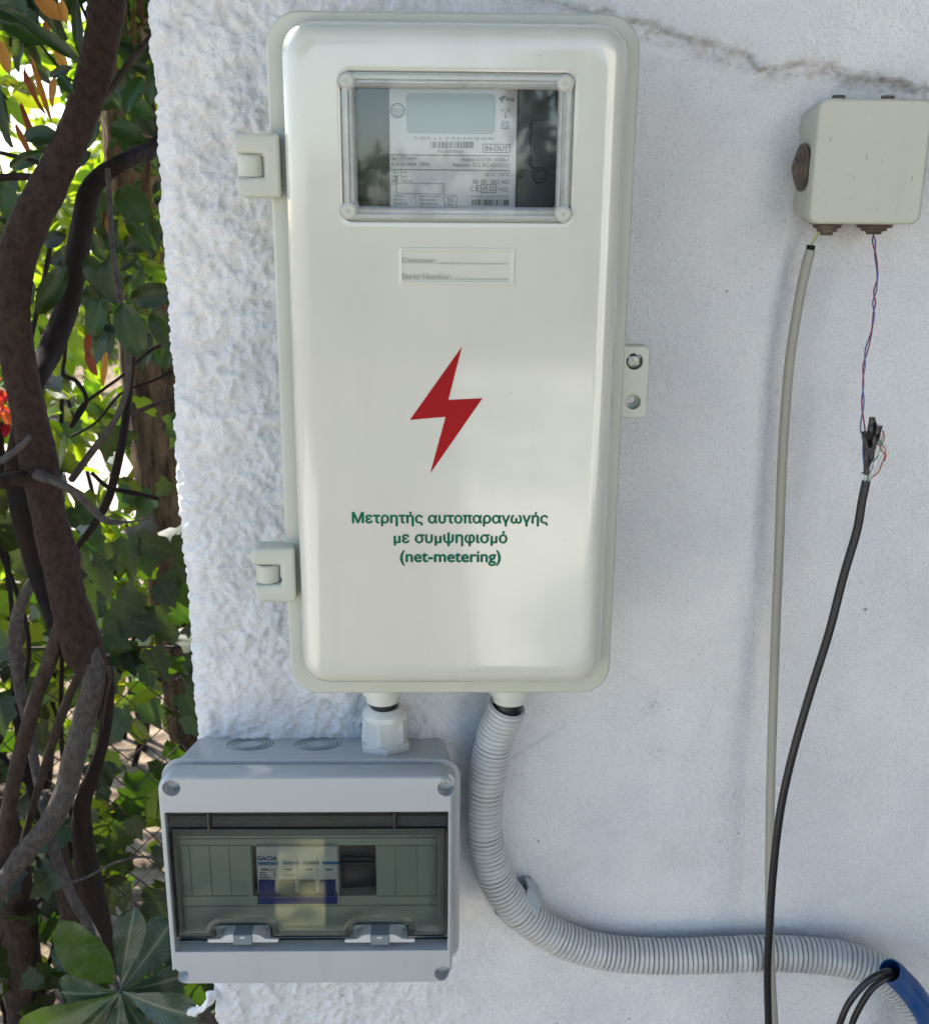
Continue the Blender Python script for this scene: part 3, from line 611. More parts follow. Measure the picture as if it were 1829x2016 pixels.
v, f = lathe((c1.x-0.0004, -0.086, c1.z-0.0006), (0, -1, 0), [(0, 0.0052), (0.009, 0.0052), (0.0105, 0.0046), (0.0112, 0.003), (0.0113, 0.0002)], 28)
scr = mk('tab_screw', v, f, M['steel'], tab)
bm_ = Matrix.Rotation(R(35), 4, 'Y'); v, f = box(-0.0060, 0.0060, -0.004, 0.002, -0.0008, 0.0008); v = [bm_ @ Vector(p)+Vector((c1.x, -0.0965, c1.z)) for p in v]
cut(scr, [(v, f)])
# two outlets moulded under the body
for px, pr in ((753.5, 0.0192), (1003.5, 0.0200)):
    y0 = -0.045; c = at(px, 1378, y0)
    v, f = lathe((c.x, y0, FZ0+0.0135), (0, 0, -1), [(0, pr+0.002), (0.004, pr+0.002), (0.0045, pr), (FZ0+0.0135-c.z-0.008, pr*0.92), (FZ0+0.0135-c.z-0.007, pr*0.80), (FZ0+0.0135-c.z+0.0, pr*0.74), (FZ0+0.0135-c.z+0.001, pr*0.60), (FZ0+0.0135-c.z-0.004, pr*0.58)], 40)
    mk('cable_outlet', v, f, M['gland'], cab)

# ================================================================== ELECTRICITY METER INSIDE
mt = root('electricity_meter', (0.0, -0.06, 1.3), 'electricity meter with a white label and blank display behind the cabinet window', 'electricity meter')
def pbox(x0, y0, x1, y1, yb, yf, r=0.001, b=0.0005, depth=None):
    d = depth if depth is not None else yf
    a, b_ = at(x0, y0, d), at(x1, y1, d); return rbox(a.x, b_.x, b_.z, a.z, yb, yf, r, b)
v, f = pbox(700, 135, 1090, 470, -0.006, -0.066, 0.004, 0.003); mk('meter_case', v, f, M['meterdark'], mt)
v, f = pbox(1018, 150, 1112, 460, -0.02, -0.072, 0.003, 0.002); mk('side_housing', v, f, M['metermid'], mt)
v, f = pbox(765, 158, 1014, 440, -0.060, -0.076, 0.002, 0.001); mk('label_plate', v, f, M['label'], mt)
YL = -0.0762
v, f = pbox(800, 182, 975, 263, -0.0755, -0.0765, 0.003, 0.0003); mk('display', v, f, M['lcd'], mt)
parts = []
def T(s, x0, x1, yb, **k):
    p0, p1 = at(x0, yb, YL), at(x1, yb, YL); parts.append((*text_geo(s, p0.x, p1.x, p0.z, YL+0.0001, thick=0.0003, **k), 0))
def HL(x0, x1, y, w=0.9):
    p0, p1 = at(x0, y, YL), at(x1, y, YL); h_ = w*0.5*pxs(YL); parts.append((*box(p0.x, p1.x, YL-0.0002, YL+0.0001, p0.z-h_, p0.z+h_), 0))
def VL(x, y0, y1, w=0.9):
    p0, p1 = at(x, y0, YL), at(x, y1, YL); h_ = w*0.5*pxs(YL); parts.append((*box(p0.x-h_, p0.x+h_, YL-0.0002, YL+0.0001, p1.z, p0.z), 0))
def FRM(x0, y0, x1, y1, w=1.2): HL(x0, x1, y0, w); HL(x0, x1, y1, w); VL(x0, y0, y1, w); VL(x1, y0, y1, w)
def BAR(x0, x1, y0, y1, seed):
    r_ = random.Random(seed); x = x0
    while x < x1-1: 
        w_ = r_.choice((1.0, 1.0, 2.2, 3.2)); VL(x+w_/2, y0, y1, w_); x += w_+r_.choice((0.9, 1.4, 2.2))
T('P1 402 P3  w  21  22  19 7A  B  M1 M2  M3 MH', 817, 972, 274); BAR(848, 932, 278, 291, 3); T('No. 220595557', 862, 913, 300)
T('IN-OUT', 955, 1000, 296, bold=0.0001); FRM(951, 283, 1004, 299)
HL(768, 1004, 304, 1.3); T('3x127/380V', 771, 821, 315); T('0.25-5(100)A  50Hz', 771, 846, 325)
T('Active  Cl.0 EN 50470-3', 909, 1002, 316.5); T('Reactive  Cl.2 IEC 62053-23', 892, 1003, 327); HL(768, 1004, 333, 1.3)
T('-25°C  +55°C', 952, 1003, 345.5); T('SK 09   002 HD', 931, 1002, 361); T('C', 926, 934, 376); T('E', 937, 944, 376); T('M 22', 951, 974, 375); FRM(947, 363, 977, 378); T('1432', 981, 1001, 376)
BAR(929, 1002, 392, 404, 9); T('P/N 14 - 03 DETENUZ', 929, 1001, 389); T('Made in EU 2016', 945, 990, 413)
for k, s in enumerate(('1.8.1  Total', '2.8.1  Tarif', '2.8.2  Tarif ab')): T(s, 771, (802, 802, 812)[k], 340+k*9)
T('1.5.8', 771, 781, 364); FRM(781, 360, 874, 380, 0.8)
for k in range(5):
    T(('Index 1', 'Meter', 'Reserve', 'Current', 'Period')[k], 776, (797, 794, 802, 802, 801)[k], 387+k*7.6)
    T(('1  Fault Detected', '2  Open Detect', '3  Not Stored', '4  Test Stage', '5')[k], 818, (864, 858, 861, 858, 822)[k], 387+k*7.6)
    if k < 4: T(('0 [ ] 24V', '1 (x) 1', '2 [2] 2', '3 Test')[k], 874, 900, 387+k*7.6)
VL(781, 345, 380, .8)
# round mark, aerial symbol, class II squares, maker's wedge
def ringP(cx, cy, rr, w=1.0, n=32):
    P = [(cx+(rr)*math.cos(a), cy+rr*math.sin(a)) for a in np.linspace(0, 2*math.pi, n+1)]
    Q = [at(x, y, YL) for x, y in P]; h_ = w*0.5*pxs(YL); c = at(cx, cy, YL)
    V = []; Fc = []
    for q_ in Q:
        d_ = (q_-c).normalized(); V += [(q_.x-d_.x*h_, YL-0.0003, q_.z-d_.z*h_), (q_.x+d_.x*h_, YL-0.0003, q_.z+d_.z*h_)]
    for i_ in range(n): Fc.append((2*i_, 2*i_+1, 2*i_+3, 2*i_+2))
    parts.append((V, Fc, 0))
ringP(783, 217, 14, 1.6); ringP(783, 217, 11.5, 0.8)
HL(772, 794, 214, 1.0); HL(771, 795, 218, 1.0); HL(773, 793, 222, 1.0); HL(775, 791, 226, 1.0)
FRM(988, 238, 1002, 252, 1.0); FRM(991.5, 241.5, 998.5, 248.5, 1.0)
ringP(989, 216, 2.2, 0.8, 12); ringP(1001, 216, 2.2, 0.8, 12); VL(995, 220, 229, 1.0); ringP(995, 230, 2, 0.8, 12)
p_ = [at(x, y, YL) for x, y in ((981, 192), (996, 186), (989, 203))]; parts.append((*prism([(q_.x, q_.z) for q_ in p_], YL-0.0003, YL+0.0001), 0))
T('lma', 996, 1012, 198, bold=0.0001)
v, f, i = join(parts); mk('printed_text', v, f, M['ink'], mt, smooth=False, fix=False)
# buttons, optical port and terminal block beside the label
for px, py, r_, m_ in ((1064, 343, 0.0062, 'meterdark'), (1028, 341, 0.0030, 'meterdark')):
    c = at(px, py, -0.074); v, f = lathe((c.x, -0.070, c.z), (0, -1, 0), [(0, r_), (0.004, r_), (0.005, r_*0.85), (0.005, r_*0.6), (0.0035, r_*0.5), (0.0035, 0.0002)], 24); mk('button', v, f, M[m_], mt)
v, f = pbox(1046, 235, 1108, 330, -0.070, -0.078, 0.003, 0.001); mk('seal_cover', v, f, M['metermid'], mt)
v, f = pbox(722, 330, 750, 430, -0.060, -0.074, 0.002, 0.001); mk('terminal_cover', v, f, M['metermid'], mt)
c = at(716, 392, -0.08); v, f = tube(catmull([c+Vector((-0.012, 0.01, 0.0)), c, c+Vector((0.010, -0.003, -0.003)), c+Vector((0.014, 0.01, -0.006))], 6), 0.0022, 8); mk('sealing_wire', v, f, M['black'], mt)

# ================================================================== DISTRIBUTION BOX
CX0, CX1, CZ0, CZ1 = rectP(315, 897, 1550, 334, 884, 1939, -0.103)
CZ1 = at(600, 1531, -0.103).z; CZ0 = at(600, 1939, -0.103).z
db = root('distribution_box', (0.5*(CX0+CX1), 0, CZ0), 'blue grey distribution box with a smoked cover below the tall cabinet', 'distribution box')
BZ1 = at(620, 1452, -0.001).z; BX0 = at(380, 1452, -0.001).x; BX1 = at(880, 1460, -0.001).x
RX0, RX1 = at(320, 1560, -0.071).x, at(906, 1560, -0.071).x; RZ1 = at(600, 1497, -0.071).z
rings = [(rrect(BX0+0.001, BX1-0.001, CZ0+0.006, BZ1, 0.010), -0.0008), (rrect(RX0+0.006, RX1-0.006, CZ0+0.002, RZ1-0.004, 0.012), -0.0655),
         (rrect(RX0+0.001, RX1-0.001, CZ0-0.001, RZ1-0.0005, 0.016), -0.0662), (rrect(RX0, RX1, CZ0-0.002, RZ1, 0.017), -0.0668), (rrect(RX0, RX1, CZ0-0.002, RZ1, 0.017), -0.0702), (rrect(RX0+0.0006, RX1-0.0006, CZ0-0.001, RZ1-0.0006, 0.0165), -0.071),
         (rrect(RX0+0.006, RX1-0.006, CZ0+0.005, RZ1-0.006, 0.01), -0.071), (rrect(RX0+0.007, RX1-0.007, CZ0+0.006, RZ1-0.007, 0.01), -0.05)]
v, f = loft(rings); dbody = mk('box_body', v, f, M['grey'], db)
# knock-out rings moulded in the top
for px in (492.7, 626):
    c = at(px, 1469, -0.019); zt_ = lambda y: BZ1+(RZ1-0.004-BZ1)*(y/-0.0655)
    parts = []
    for rr in (0.0205, 0.0175, 0.0145, 0.0110):
        n = 48; V = []; Fc = []
        for k in range(n):
            a = 2*math.pi*k/n
            for q_, hh in ((rr-0.00055, 0.0), (rr-0.0002, 0.0005), (rr+0.0002, 0.0005), (rr+0.00055, 0.0)):
                x_, y_ = c.x+q_*math.cos(a), -0.020+q_*0.86*math.sin(a); V.append((x_, y_, zt_(y_)+hh-0.0001))
        for k in range(n):
            if 0.11 < (k % 24)/24.0 < 0.20: continue
            for j in range(3): Fc.append((4*k+j, 4*k+j+1, 4*((k+1) % n)+j+1, 4*((k+1) % n)+j))
        parts.append((V, Fc, 0))
    v, f, i = join(parts); mk('knockout_ring', v, f, M['greydark'], db, fix=False)
# cover frame with opening and screw pockets
OX0, OX1, OZ0, OZ1 = rectP(328, 891, 1600, 339, 886, 1874, -0.103)
OX0 = max(OX0, CX0+0.0045); OX1 = min(OX1, CX1-0.0034)
fr = lambda i, r: rrect(CX0+i, CX1-i, CZ0+i, CZ1-i, r, 8)
op = lambda i, r: rrect(OX0+i, OX1-i, OZ0+i, OZ1-i, r, 8)
rings = [(rrect(RX0+0.004, RX1-0.004, CZ0+0.0005, RZ1-0.0035, 0.014), -0.0712), (fr(-0.0006, 0.0135), -0.087), (fr(0.0, 0.013), -0.0995), (fr(0.0008, 0.0122), -0.1018), (fr(0.0018, 0.0112), -0.1029), (fr(0.0022, 0.0110), -0.103), (op(-0.0009, 0.0018), -0.103),
         (op(-0.0004, 0.0015), -0.103), (op(0, 0.0012), -0.1026), (op(0.0006, 0.001), -0.089), (op(-0.0004, 0.001), -0.087), (fr(0.0010, 0.01), -0.085), (rrect(RX0+0.0055, RX1-0.0055, CZ0+0.002, RZ1-0.005, 0.012), -0.0713)]
v, f = loft(rings, False, False, closed=True); cover = mk('cover_frame', v, f, M['grey'], db)
pockets = [at(337, 1552.5, -0.103), at(878.5, 1553, -0.103), at(354.5, 1921, -0.103), at(871.5, 1918, -0.103)]
cut(cover, [lathe((p.x, -0.091, p.z), (0, -1, 0), [(0, 0.0074), (0.02, 0.0074)], 36) for p in pockets])
for p in pockets:
    v, f = lathe((p.x, -0.0905, p.z), (0, -1, 0), [(0, 0.0074), (0.0006, 0.0072), (0.0008, 0.0040), (0.0030, 0.0036), (0.0034, 0.0008), (0.0020, 0.0006)], 28); mk('cover_screw', v, f, M['grey'], db)
# faint moulded maker's panel on the cover
a, b = at(1110, 1560, -0.103), at(1190, 1580, -0.103)
# inner mask panel behind the smoked lid
I0, I1, J0, J1 = rectP(338, 884, 1625, 346, 878, 1872, -0.085)
cutx0, cutx1 = at(494.5, 1700, -0.085).x, at(740.5, 1700, -0.085).x; cutz1, cutz0 = at(600, 1665, -0.085).z, at(600, 1765, -0.085).z
v, f = rbox(OX0-0.0005, OX1+0.0005, OZ0-0.0006, OZ1+0.0006, -0.073, -0.085, 0.002, 0.0008); mask = mk('mask_panel', v, f, M['panel'], db)
cut(mask, [box(cutx0, cutx1, -0.12, -0.05, cutz0, cutz1)])
parts = []
def groove(x0, y0, x1, y1, w_=0.0005, y=-0.085):
    a, b = at(x0, y0, y), at(x1, y1, y)
    if abs(x1-x0) > abs(y1-y0): parts.append((*box(a.x, b.x, y-0.0006, y+0.0001, a.z-w_/2, a.z+w_/2), 0))
    else: parts.append((*box(a.x-w_/2, a.x+w_/2, y-0.0006, y+0.0001, b.z, a.z), 0))
for x in (355, 372, 412, 450, 778, 820, 858): groove(x, 1666, x+1, 1764)
groove(355, 1665, 492, 1665); groove(742, 1665, 860, 1665); groove(355, 1765, 492, 1765); groove(742, 1765, 860, 1765); groove(358, 1785, 862, 1785); groove(350, 1652, 862, 1652, 0.0008)
v, f, i = join(parts); mk('moulded_lines', v, f, M['greydark'], mask, smooth=False, fix=False)
# dark slot and blanking cover beside the breaker
v, f = box(cutx0-0.002, cutx1+0.002, -0.045, -0.043, cutz0-0.002, cutz1+0.002); mk('slot_back', v, f, M['navy'], db, smooth=False)
p0, p1 = at(668, 1666, -0.075), at(738, 1763, -0.075)
v1, f1 = box(p0.x, p1.x, -0.07, -0.050, p1.z, p0.z); v2, f2 = box(p0.x, p1.x, -0.075, -0.069, at(700, 1692, -0.075).z-0.0006, at(700, 1692, -0.075).z+0.0006); v3, f3 = box(p0.x, p1.x, -0.076, -0.069, at(700, 1700, -0.075).z-0.0008, at(700, 1700, -0.075).z+0.0008)
v, f, i = join([(v1, f1, 0), (v2, f2, 1), (v3, f3, 1)]); mk('mounting_rail', v, f, [M['navy'], M['metermid']], db, smooth=False, midx=i, fix=False)
# smoked lid: flat pane, raised dark rim, hinge band on top, arched finger notches at the bottom
GX0, GX1, GZ0, GZ1 = rectP(336, 881, 1632, 346, 879, 1847, -0.0985)
arches = []
for c0, c1 in ((424, 534), (694, 803)):
    a, b = at(c0, 1848, -0.0985), at(c1, 1848, -0.0985); top = at(480, 1822, -0.0985).z; arches.append((a.x, b.x, top))
def lid_outline(i):
    x0, x1, z0, z1 = GX0+i, GX1-i, GZ0+i, GZ1-i; r = 0.004-min(i, 0.003); P = []
    def arc(cx, cz, a0, a1, rr, n=5):
        for k in range(n+1): a = R(a0+(a1-a0)*k/n); P.append((cx+rr*math.cos(a), cz+rr*math.sin(a)))
    arc(x1-r, z1-r, 0, 90, r); arc(x0+r, z1-r, 90, 180, r); arc(x0+r, z0+r, 180, 270, r)
    for a0, a1, tp in arches:
        a0 -= i; a1 += i; tp2 = tp+i; s = 0.006+i
        P.append((a0-0.0008, z0)); P.append((a0, z0+0.0012)); arc(a0+s, tp2-s, 180, 90, s, 5); arc(a1-s, tp2-s, 90, 0, s, 5); P.append((a1, z0+0.0012)); P.append((a1+0.0008, z0))
    arc(x1-r, z0+r, 270, 360, r); return P
v, f = loft([(lid_outline(0.0003), -0.095), (lid_outline(0.0003), -0.0972), (lid_outline(0.0012), -0.0978)]); lid = mk('smoked_lid', v, f, M['smoke'], db, smooth=False)
v, f = loft([(lid_outline(-0.0003), -0.094), (lid_outline(-0.0003), -0.0988), (lid_outline(0.0003), -0.0993), (lid_outline(0.0010), -0.0988), (lid_outline(0.0013), -0.0977)], False, False); mk('lid_edge', v, f, M['smokerim'], lid)
v, f = loft([(lid_outline(0.0020), -0.098), (lid_outline(0.0024), -0.0984), (lid_outline(0.0066), -0.0984), (lid_outline(0.0072), -0.098)], False, False); mk('lid_shoulder', v, f, M['smokeband'], lid)
a, b = at(330, 1602, -0.097), at(889, 1628, -0.097)
v, f = rbox(OX0+0.0008, OX1-0.0008, b.z, OZ1-0.001, -0.0905, -0.0975, 0.001, 0.0012); mk('hinge_band', v, f, M['smokeband'], lid)
parts = []
for px in (409, 787-12):
    p = at(px+3, 1616, -0.0985); parts.append((*rbox(p.x-0.0016, p.x+0.0016, b.z-0.0006, OZ1-0.0022, -0.095, -0.1, 0.0008, 0.0008), 0))
p = at(600, 1606, -0.0985); parts.append((*box(OX0+0.0012, OX1-0.0012, -0.0988, -0.0978, p.z-0.0005, p.z+0.0003), 0))
v, f, i = join(parts); mk('hinge_pin', v, f, M['smokerim'], lid, fix=False)
# latches
for c0, c1 in ((409, 549), (678.5, 817.5)):
    a, b = at(c0, 1851, -0.097), at(c1, 1851, -0.097); zc = a.z; xm = 0.5*(a.x+b.x)
    P = [(a.x, zc-0.0012)]+[(a.x+0.0005, zc+0.0012), (a.x+0.011, zc+0.0014), (a.x+0.016, zc+0.0050), (a.x+0.020, zc+0.0062), (b.x-0.020, zc+0.0062), (b.x-0.016, zc+0.0050), (b.x-0.011, zc+0.0014), (b.x-0.0005, zc+0.0012), (b.x, zc-0.0012), (b.x-0.001, zc-0.0022), (a.x+0.001, zc-0.0022)]
    v, f = prism(P, -0.085, -0.0985); o = mk('latch', v, f, M['conduit'], db, smooth=False); bevel(o, 0.0006, 2)
    v, f = rbox(xm-0.0082, xm+0.0082, zc-0.0036, zc+0.0064, -0.085, -0.1, 0.0008, 0.0008); s_ = mk('slider', v, f, M['greydark'], o)
    v, f = rbox(xm-0.0022, xm+0.0022, zc+0.0032, zc+0.0052, -0.0998, -0.1004, 0.0005, 0.0003); mk('slider_mark', v, f, M['conduit'], s_)
# faint relief panel at the right of the cover
a, b = at(793, 1551, -0.103), at(843, 1584, -0.103)
parts = [(*loft([(rrect(a.x, b.x, b.z, a.z, 0.001, 3), -0.1029), (rrect(a.x, b.x, b.z, a.z, 0.001, 3), -0.1032), (rrect(a.x+0.0004, b.x-0.0004, b.z+0.0004, a.z-0.0004, 0.001, 3), -0.1032), (rrect(a.x+0.0005, b.x-0.0005, b.z+0.0005, a.z-0.0005, 0.001, 3), -0.1029)], False, False), 0)]
v, f, i = join(parts); mk('moulded_panel', v, f, M['grey'], cover, fix=False)
# cable gland standing on the top, wider outlets peeping out below
c = at(758.5, 1470, -0.030); gz = at(758.5, 1482, -0.030).z; gy = -0.030
def hexr(z0, z1, r0, r1, rot=0.0, ch=0.0):
    V = []; Fc = []; lv = [(z0, r0-ch), (z0+0.0006, r0), (z1-0.0006, r1), (z1, r1-ch)]
    for z, r_ in lv:
        for k in range(6): a = R(60*k+rot); V.append((c.x+r_*math.cos(a), gy+r_*math.sin(a), z))
    for i in range(3):
        for k in range(6): Fc.append((i*6+k, i*6+(k+1) % 6, (i+1)*6+(k+1) % 6, (i+1)*6+k))
    Fc += [tuple(range(6)), tuple(18+k for k in range(6))]; return V, Fc
gb = BZ1+(RZ1-0.004-BZ1)*(gy/-0.0655)
gk = (at(758, 1397, -0.042).z-gb)/0.0398; z1_, z2_, z3_ = gb+0.0085*gk, gb+0.0280*gk, gb+0.0400*gk
v1, f1 = hexr(gb-0.001, z1_, 0.0232, 0.0232, 98, 0.0006)
v, f = v1, f1; gl = mk('cable_gland', v, f, M['gland'], db, sharp=25)
v2, f2 = hexr(z1_+0.0012, z2_, 0.0218, 0.0206, 82, 0.0006); v3, f3 = lathe((c.x, gy, z1_-0.001), (0, 0, 1), [(0, 0.0192), (z2_-z1_, 0.0192), (z2_-z1_+0.003, 0.0200), (z2_-z1_+0.007, 0.0188), (z2_-z1_+0.010, 0.0160), (z2_-z1_+0.0118, 0.0138), (z2_-z1_+0.0118, 0.0118), (z2_-z1_+0.006, 0.0112)], 44)
v, f, i = join([(v2, f2, 0), (v3, f3, 0)]); mk('gland_nut', v, f, M['gland'], gl, sharp=25, fix=False)
v, f = tube([(c.x, gy, z1_), (c.x-0.0005, gy-0.002, z2_+0.01), (c.x-0.001, gy-0.008, z3_+0.008), (c.x-0.002, -0.065, FZ0+0.02)], 0.0100, 20)
tag(mk('supply_cable', v, f, M['black'], None), 'short black cable between the tall cabinet and the distribution box gland', 'cable')
for px in (502, 756):
    p = at(px, 1938, -0.07); v, f = lathe((p.x, -0.065, CZ0+0.006), (0, 0, -1), [(0, 0.0165), (0.006, 0.0165), (0.0085, 0.0150), (0.0095, 0.0120)], 32); mk('bottom_gland', v, f, M['gland'], db)

# ================================================================== CIRCUIT BREAKER
br = root('circuit_breaker', (0, -0.065, 0.9), 'four pole circuit breaker with blue levers behind the smoked cover', 'circuit breaker')
a, b = at(503, 1668, -0.089), at(667, 1764, -0.089); bx0, bx1 = a.x, b.x
v, f = rbox(bx0, bx1, at(600, 1775, -0.089).z, a.z, -0.046, -0.089, 0.0015, 0.0012); bb = mk('breaker_body', v, f, M['bwhite'], br)
P4 = [bx0+(bx1-bx0)*k/4 for k in range(5)]
for k in range(4):
    xc = 0.5*(P4[k]+P4[k+1])-0.0004; zt = at(600, 1735, -0.091).z; zb_ = at(600, 1766, -0.091).z
    v, f = rbox(xc-0.0068, xc+0.0068, zb_, zt, -0.085, -0.0922, 0.0008, 0.0008)
    mk('lever', v, f, M['bblue'] if k in (0, 3) else M['bgrey'], br)
v, f = rbox(bx0+0.0003, bx1-0.0008, at(600, 1779, -0.093).z, at(600, 1763, -0.093).z, -0.0896, -0.095, 0.001, 0.001); mk('lever_bar', v, f, M['bblue'], br)
parts = []; YB = -0.0891
def TB(s, x0, x1, yb, mi=0, **k):
    p0, p1 = at(x0, yb, YB), at(x1, yb, YB); parts.append((*text_geo(s, p0.x, p1.x, p0.z, YB, thick=0.00025, **k), mi))
def RB(x0, x1, y0, y1, mi):
    a, b = at(x0, y0, YB), at(x1, y1, YB); parts.append((*box(a.x, b.x, YB-0.0002, YB+0.0001, b.z, a.z), mi))
TB('GACIA', 507, 545, 1694, 0, bold=0.0002); RB(507, 549, 1698, 1703.5, 1)
for x0 in (556, 595, 634): RB(x0, x0+34, 1697, 1702.5, 1 if x0 != 595 else 2)
for x0 in (514, 561, 601, 641): RB(x0, x0+14, 1711, 1714.5, 2)
TB('SB6H', 530, 544, 1715, 2)
for k, (x1) in enumerate((523, 527, 533, 529)): RB(511, x1, 1718+k*4.6, 1720+k*4.6, 2)
TB('1', 540, 542, 1728, 2)
for k in range(4): 
    RB(559+k*6, 560.2+k*6, 1720, 1734, 2); RB(557+k*6, 562+k*6, 1725, 1726, 2)
RB(558, 580, 1722, 1723, 2)
for k in (1, 2, 3): parts.append((*box(P4[k]-0.0002, P4[k]+0.0002, -0.08915, -0.08895, at(600, 1760, -0.089).z, at(600, 1690, -0.089).z), 2))
v, f, i = join(parts); mk('breaker_print', v, f, [M['bblue'], M['bbluelight'], M['ink']], br, smooth=False, midx=i, fix=False)

# ================================================================== JUNCTION BOX
jb = root('junction_box', (at(1700, 440, 0).x, 0, at(1700, 440, 0).z), 'square beige junction box with brown rubber grommets at the upper right', 'junction box')
JX0, JX1, JZ0, JZ1 = rectP(1615, 1841, 193, 1592, 1812, 441, -0.052)
rings = [(rrect(JX0+0.0035, JX1-0.0035, JZ0+0.0035, JZ1-0.0035, 0.008), -0.0008), (rrect(JX0+0.0018, JX1-0.0018, JZ0+0.0018, JZ1-0.0018, 0.008), -0.0415)]
v, f = loft(rings); jbd = mk('box_body', v, f, M['jbox'], jb)
v, f = rbox(JX0, JX1, JZ0, JZ1, -0.0418, -0.052, 0.0075, 0.0022, 8); jl = mk('lid', v, f, M['jbox'], jb)
def grommet(base, axis, r=0.0170, fl=1.0):
    pr = [(0, r), (0.0030, r), (0.0034, r*0.92), (0.0030, r*0.84), (0.0042, r*0.80), (0.0068, r*0.78), (0.0072, r*0.68), (0.0066, r*0.62), (0.0080, r*0.58), (0.0104, r*0.56), (0.0108, r*0.45), (0.0102, r*0.40), (0.0120, r*0.36), (0.0140, r*0.32), (0.0142, r*0.12), (0.0130, r*0.1)]
    pr = [(h_*fl, r_) for h_, r_ in pr]
    v, f = lathe(base, axis, pr, 40); return mk('cable_grommet', v, f, M['rubber'], jb)
zc = at(1584, 329, -0.022).z; grommet((JX0+0.0015, -0.0215, zc), (-1, 0, -0.02), 0.0180, 0.5)
g1, g2 = at(1629, 443, -0.024).x, at(1722, 443, -0.024).x
grommet((g1, -0.0235, JZ0+0.0020), (0, 0, -1), 0.0138, 0.8); grommet((g2, -0.0235, JZ0+0.0020), (0, 0, -1), 0.0172, 0.72)
for px in (1651, 1748):
    p = at(px, 190, -0.024); v, f = lathe((p.x, -0.024, JZ1-0.0020), (0, 0, 1), [(0, 0.0050), (0.0062, 0.0050), (0.0066, 0.0040), (0.0066, 0.0015)], 32); mk('cable_grommet', v, f, M['rubber'], jb)
# small specks and scratches on the lid
sp = []
for k in range(26):
    x, z = random.uniform(JX0+0.006, JX1-0.006), random.uniform(JZ0+0.006, JZ1-0.006); s = random.uniform(0.0002, 0.0006); h_ = s*random.choice((1, 1, 1.5, 5)); q_ = [(x-s, z-h_*.6), (x+s*.7, z-h_), (x+s, z+h_*.8), (x-s*.4, z+h_)]
    sp.append((*prism(q_, -0.0521, -0.0519), 0))
v, f, i = join(sp); mk('specks', v, f, mat('speck', (0.30, 0.30, 0.24), 0.8), jl, smooth=False, fix=False)

# ================================================================== CABLES AND CONDUITS
def pth(lst, sub=12): return catmull([at(x, y, d) for x, y, d in lst], sub)
# ribbed grey conduit from the meter cabinet, round the bend and off to the right
cp, L = resample(pth([(999, 1390, -0.047), (992, 1408, -0.045), (975, 1452, -0.040), (960, 1525, -0.036), (954, 1600, -0.033), (959, 1670, -0.030), (985, 1745, -0.027), (1040, 1808, -0.026), (1112, 1853, -0.025), (1200, 1877, -0.024), (1310, 1884, -0.024), (1420, 1881, -0.025), (1520, 1878, -0.026), (1620, 1884, -0.027), (1700, 1901, -0.030), (1765, 1938, -0.036), (1805, 1985, -0.044), (1830, 2040, -0.052), (1840, 2120, -0.06)]), 0.00058)
pitch_ = 0.0047
def crad(s, a):
    ph = (s*L/pitch_) % 1.0
    return 0.01665-0.0030*(1 if ph < 0.14 else (0.35 if ph < 0.24 or ph > 0.92 else 0))*1.0+0.0002*math.sin(ph*math.pi)
v, f = tube(cp, crad, 36, cap=False)
m_in = [p for p in cp[:60]]
v2, f2 = tube(m_in, lambda s, a: 0.0148, 36, cap=False)
v, f, i = join([(v, f, 0), (v2, f2, 0)])
cond = root('ribbed_conduit', tuple(cp[0]), 'thick grey ribbed conduit curving from under the tall cabinet to the right', 'conduit')
mk('conduit_tube', v, f, M['conduit'], cond, sharp=60, fix=False)
v, f = tube([cp[0]+Vector((0.003, 0.002, 0.014)), cp[0]+Vector((0.001, 0.001, 0.002)), cp[30], cp[90]], 0.0128, 24); mk('inner_cable', v, f, M['black'], cond)
# saddle clip holding the conduit at the bend
idx = int(len(cp)*0.318)
def nearest(px, py):
    best = min(range(len(cp)), key=lambda k: (cp[k].x-at(px, py, cp[k].y).x)**2+(cp[k].z-at(px, py, cp[k].y).z)**2); return best
idx = nearest(1024, 1790); c = cp[idx]; tg = (cp[idx+4]-cp[idx-4]).normalized(); sd = Vector((tg.z, 0, -tg.x)).normalized(); sd = -sd if sd.z < 0 else sd; fw = tg.cross(sd); fw = fw if fw.y < 0 else -fw
clip = root('conduit_clip', tuple(Vector((c.x, 0, c.z))), 'grey plastic clip holding the ribbed conduit at its bend', 'clip')
def oriented_box(cen, ax, ay, az, hx, hy, hz, r=0.001):
    V = []; Fc = [(0, 1, 3, 2), (4, 6, 7, 5), (0, 4, 5, 1), (2, 3, 7, 6), (0, 2, 6, 4), (1, 5, 7, 3)]
    for i in (-1, 1):
        for j in (-1, 1):
            for k in (-1, 1): V.append(cen+ax*hx*i+ay*hy*j+az*hz*k)
    return V, Fc
b0 = Vector((c.x, -0.004, c.z)); yv = Vector((0, -1, 0)); tg2 = Vector((tg.x, 0, tg.z)).normalized()
v, f = oriented_box(b0, sd, yv, tg2, 0.0215, 0.0035, 0.0075); o = mk('clip_base', v, f, M['clip'], clip, smooth=False); bevel(o, 0.0015)
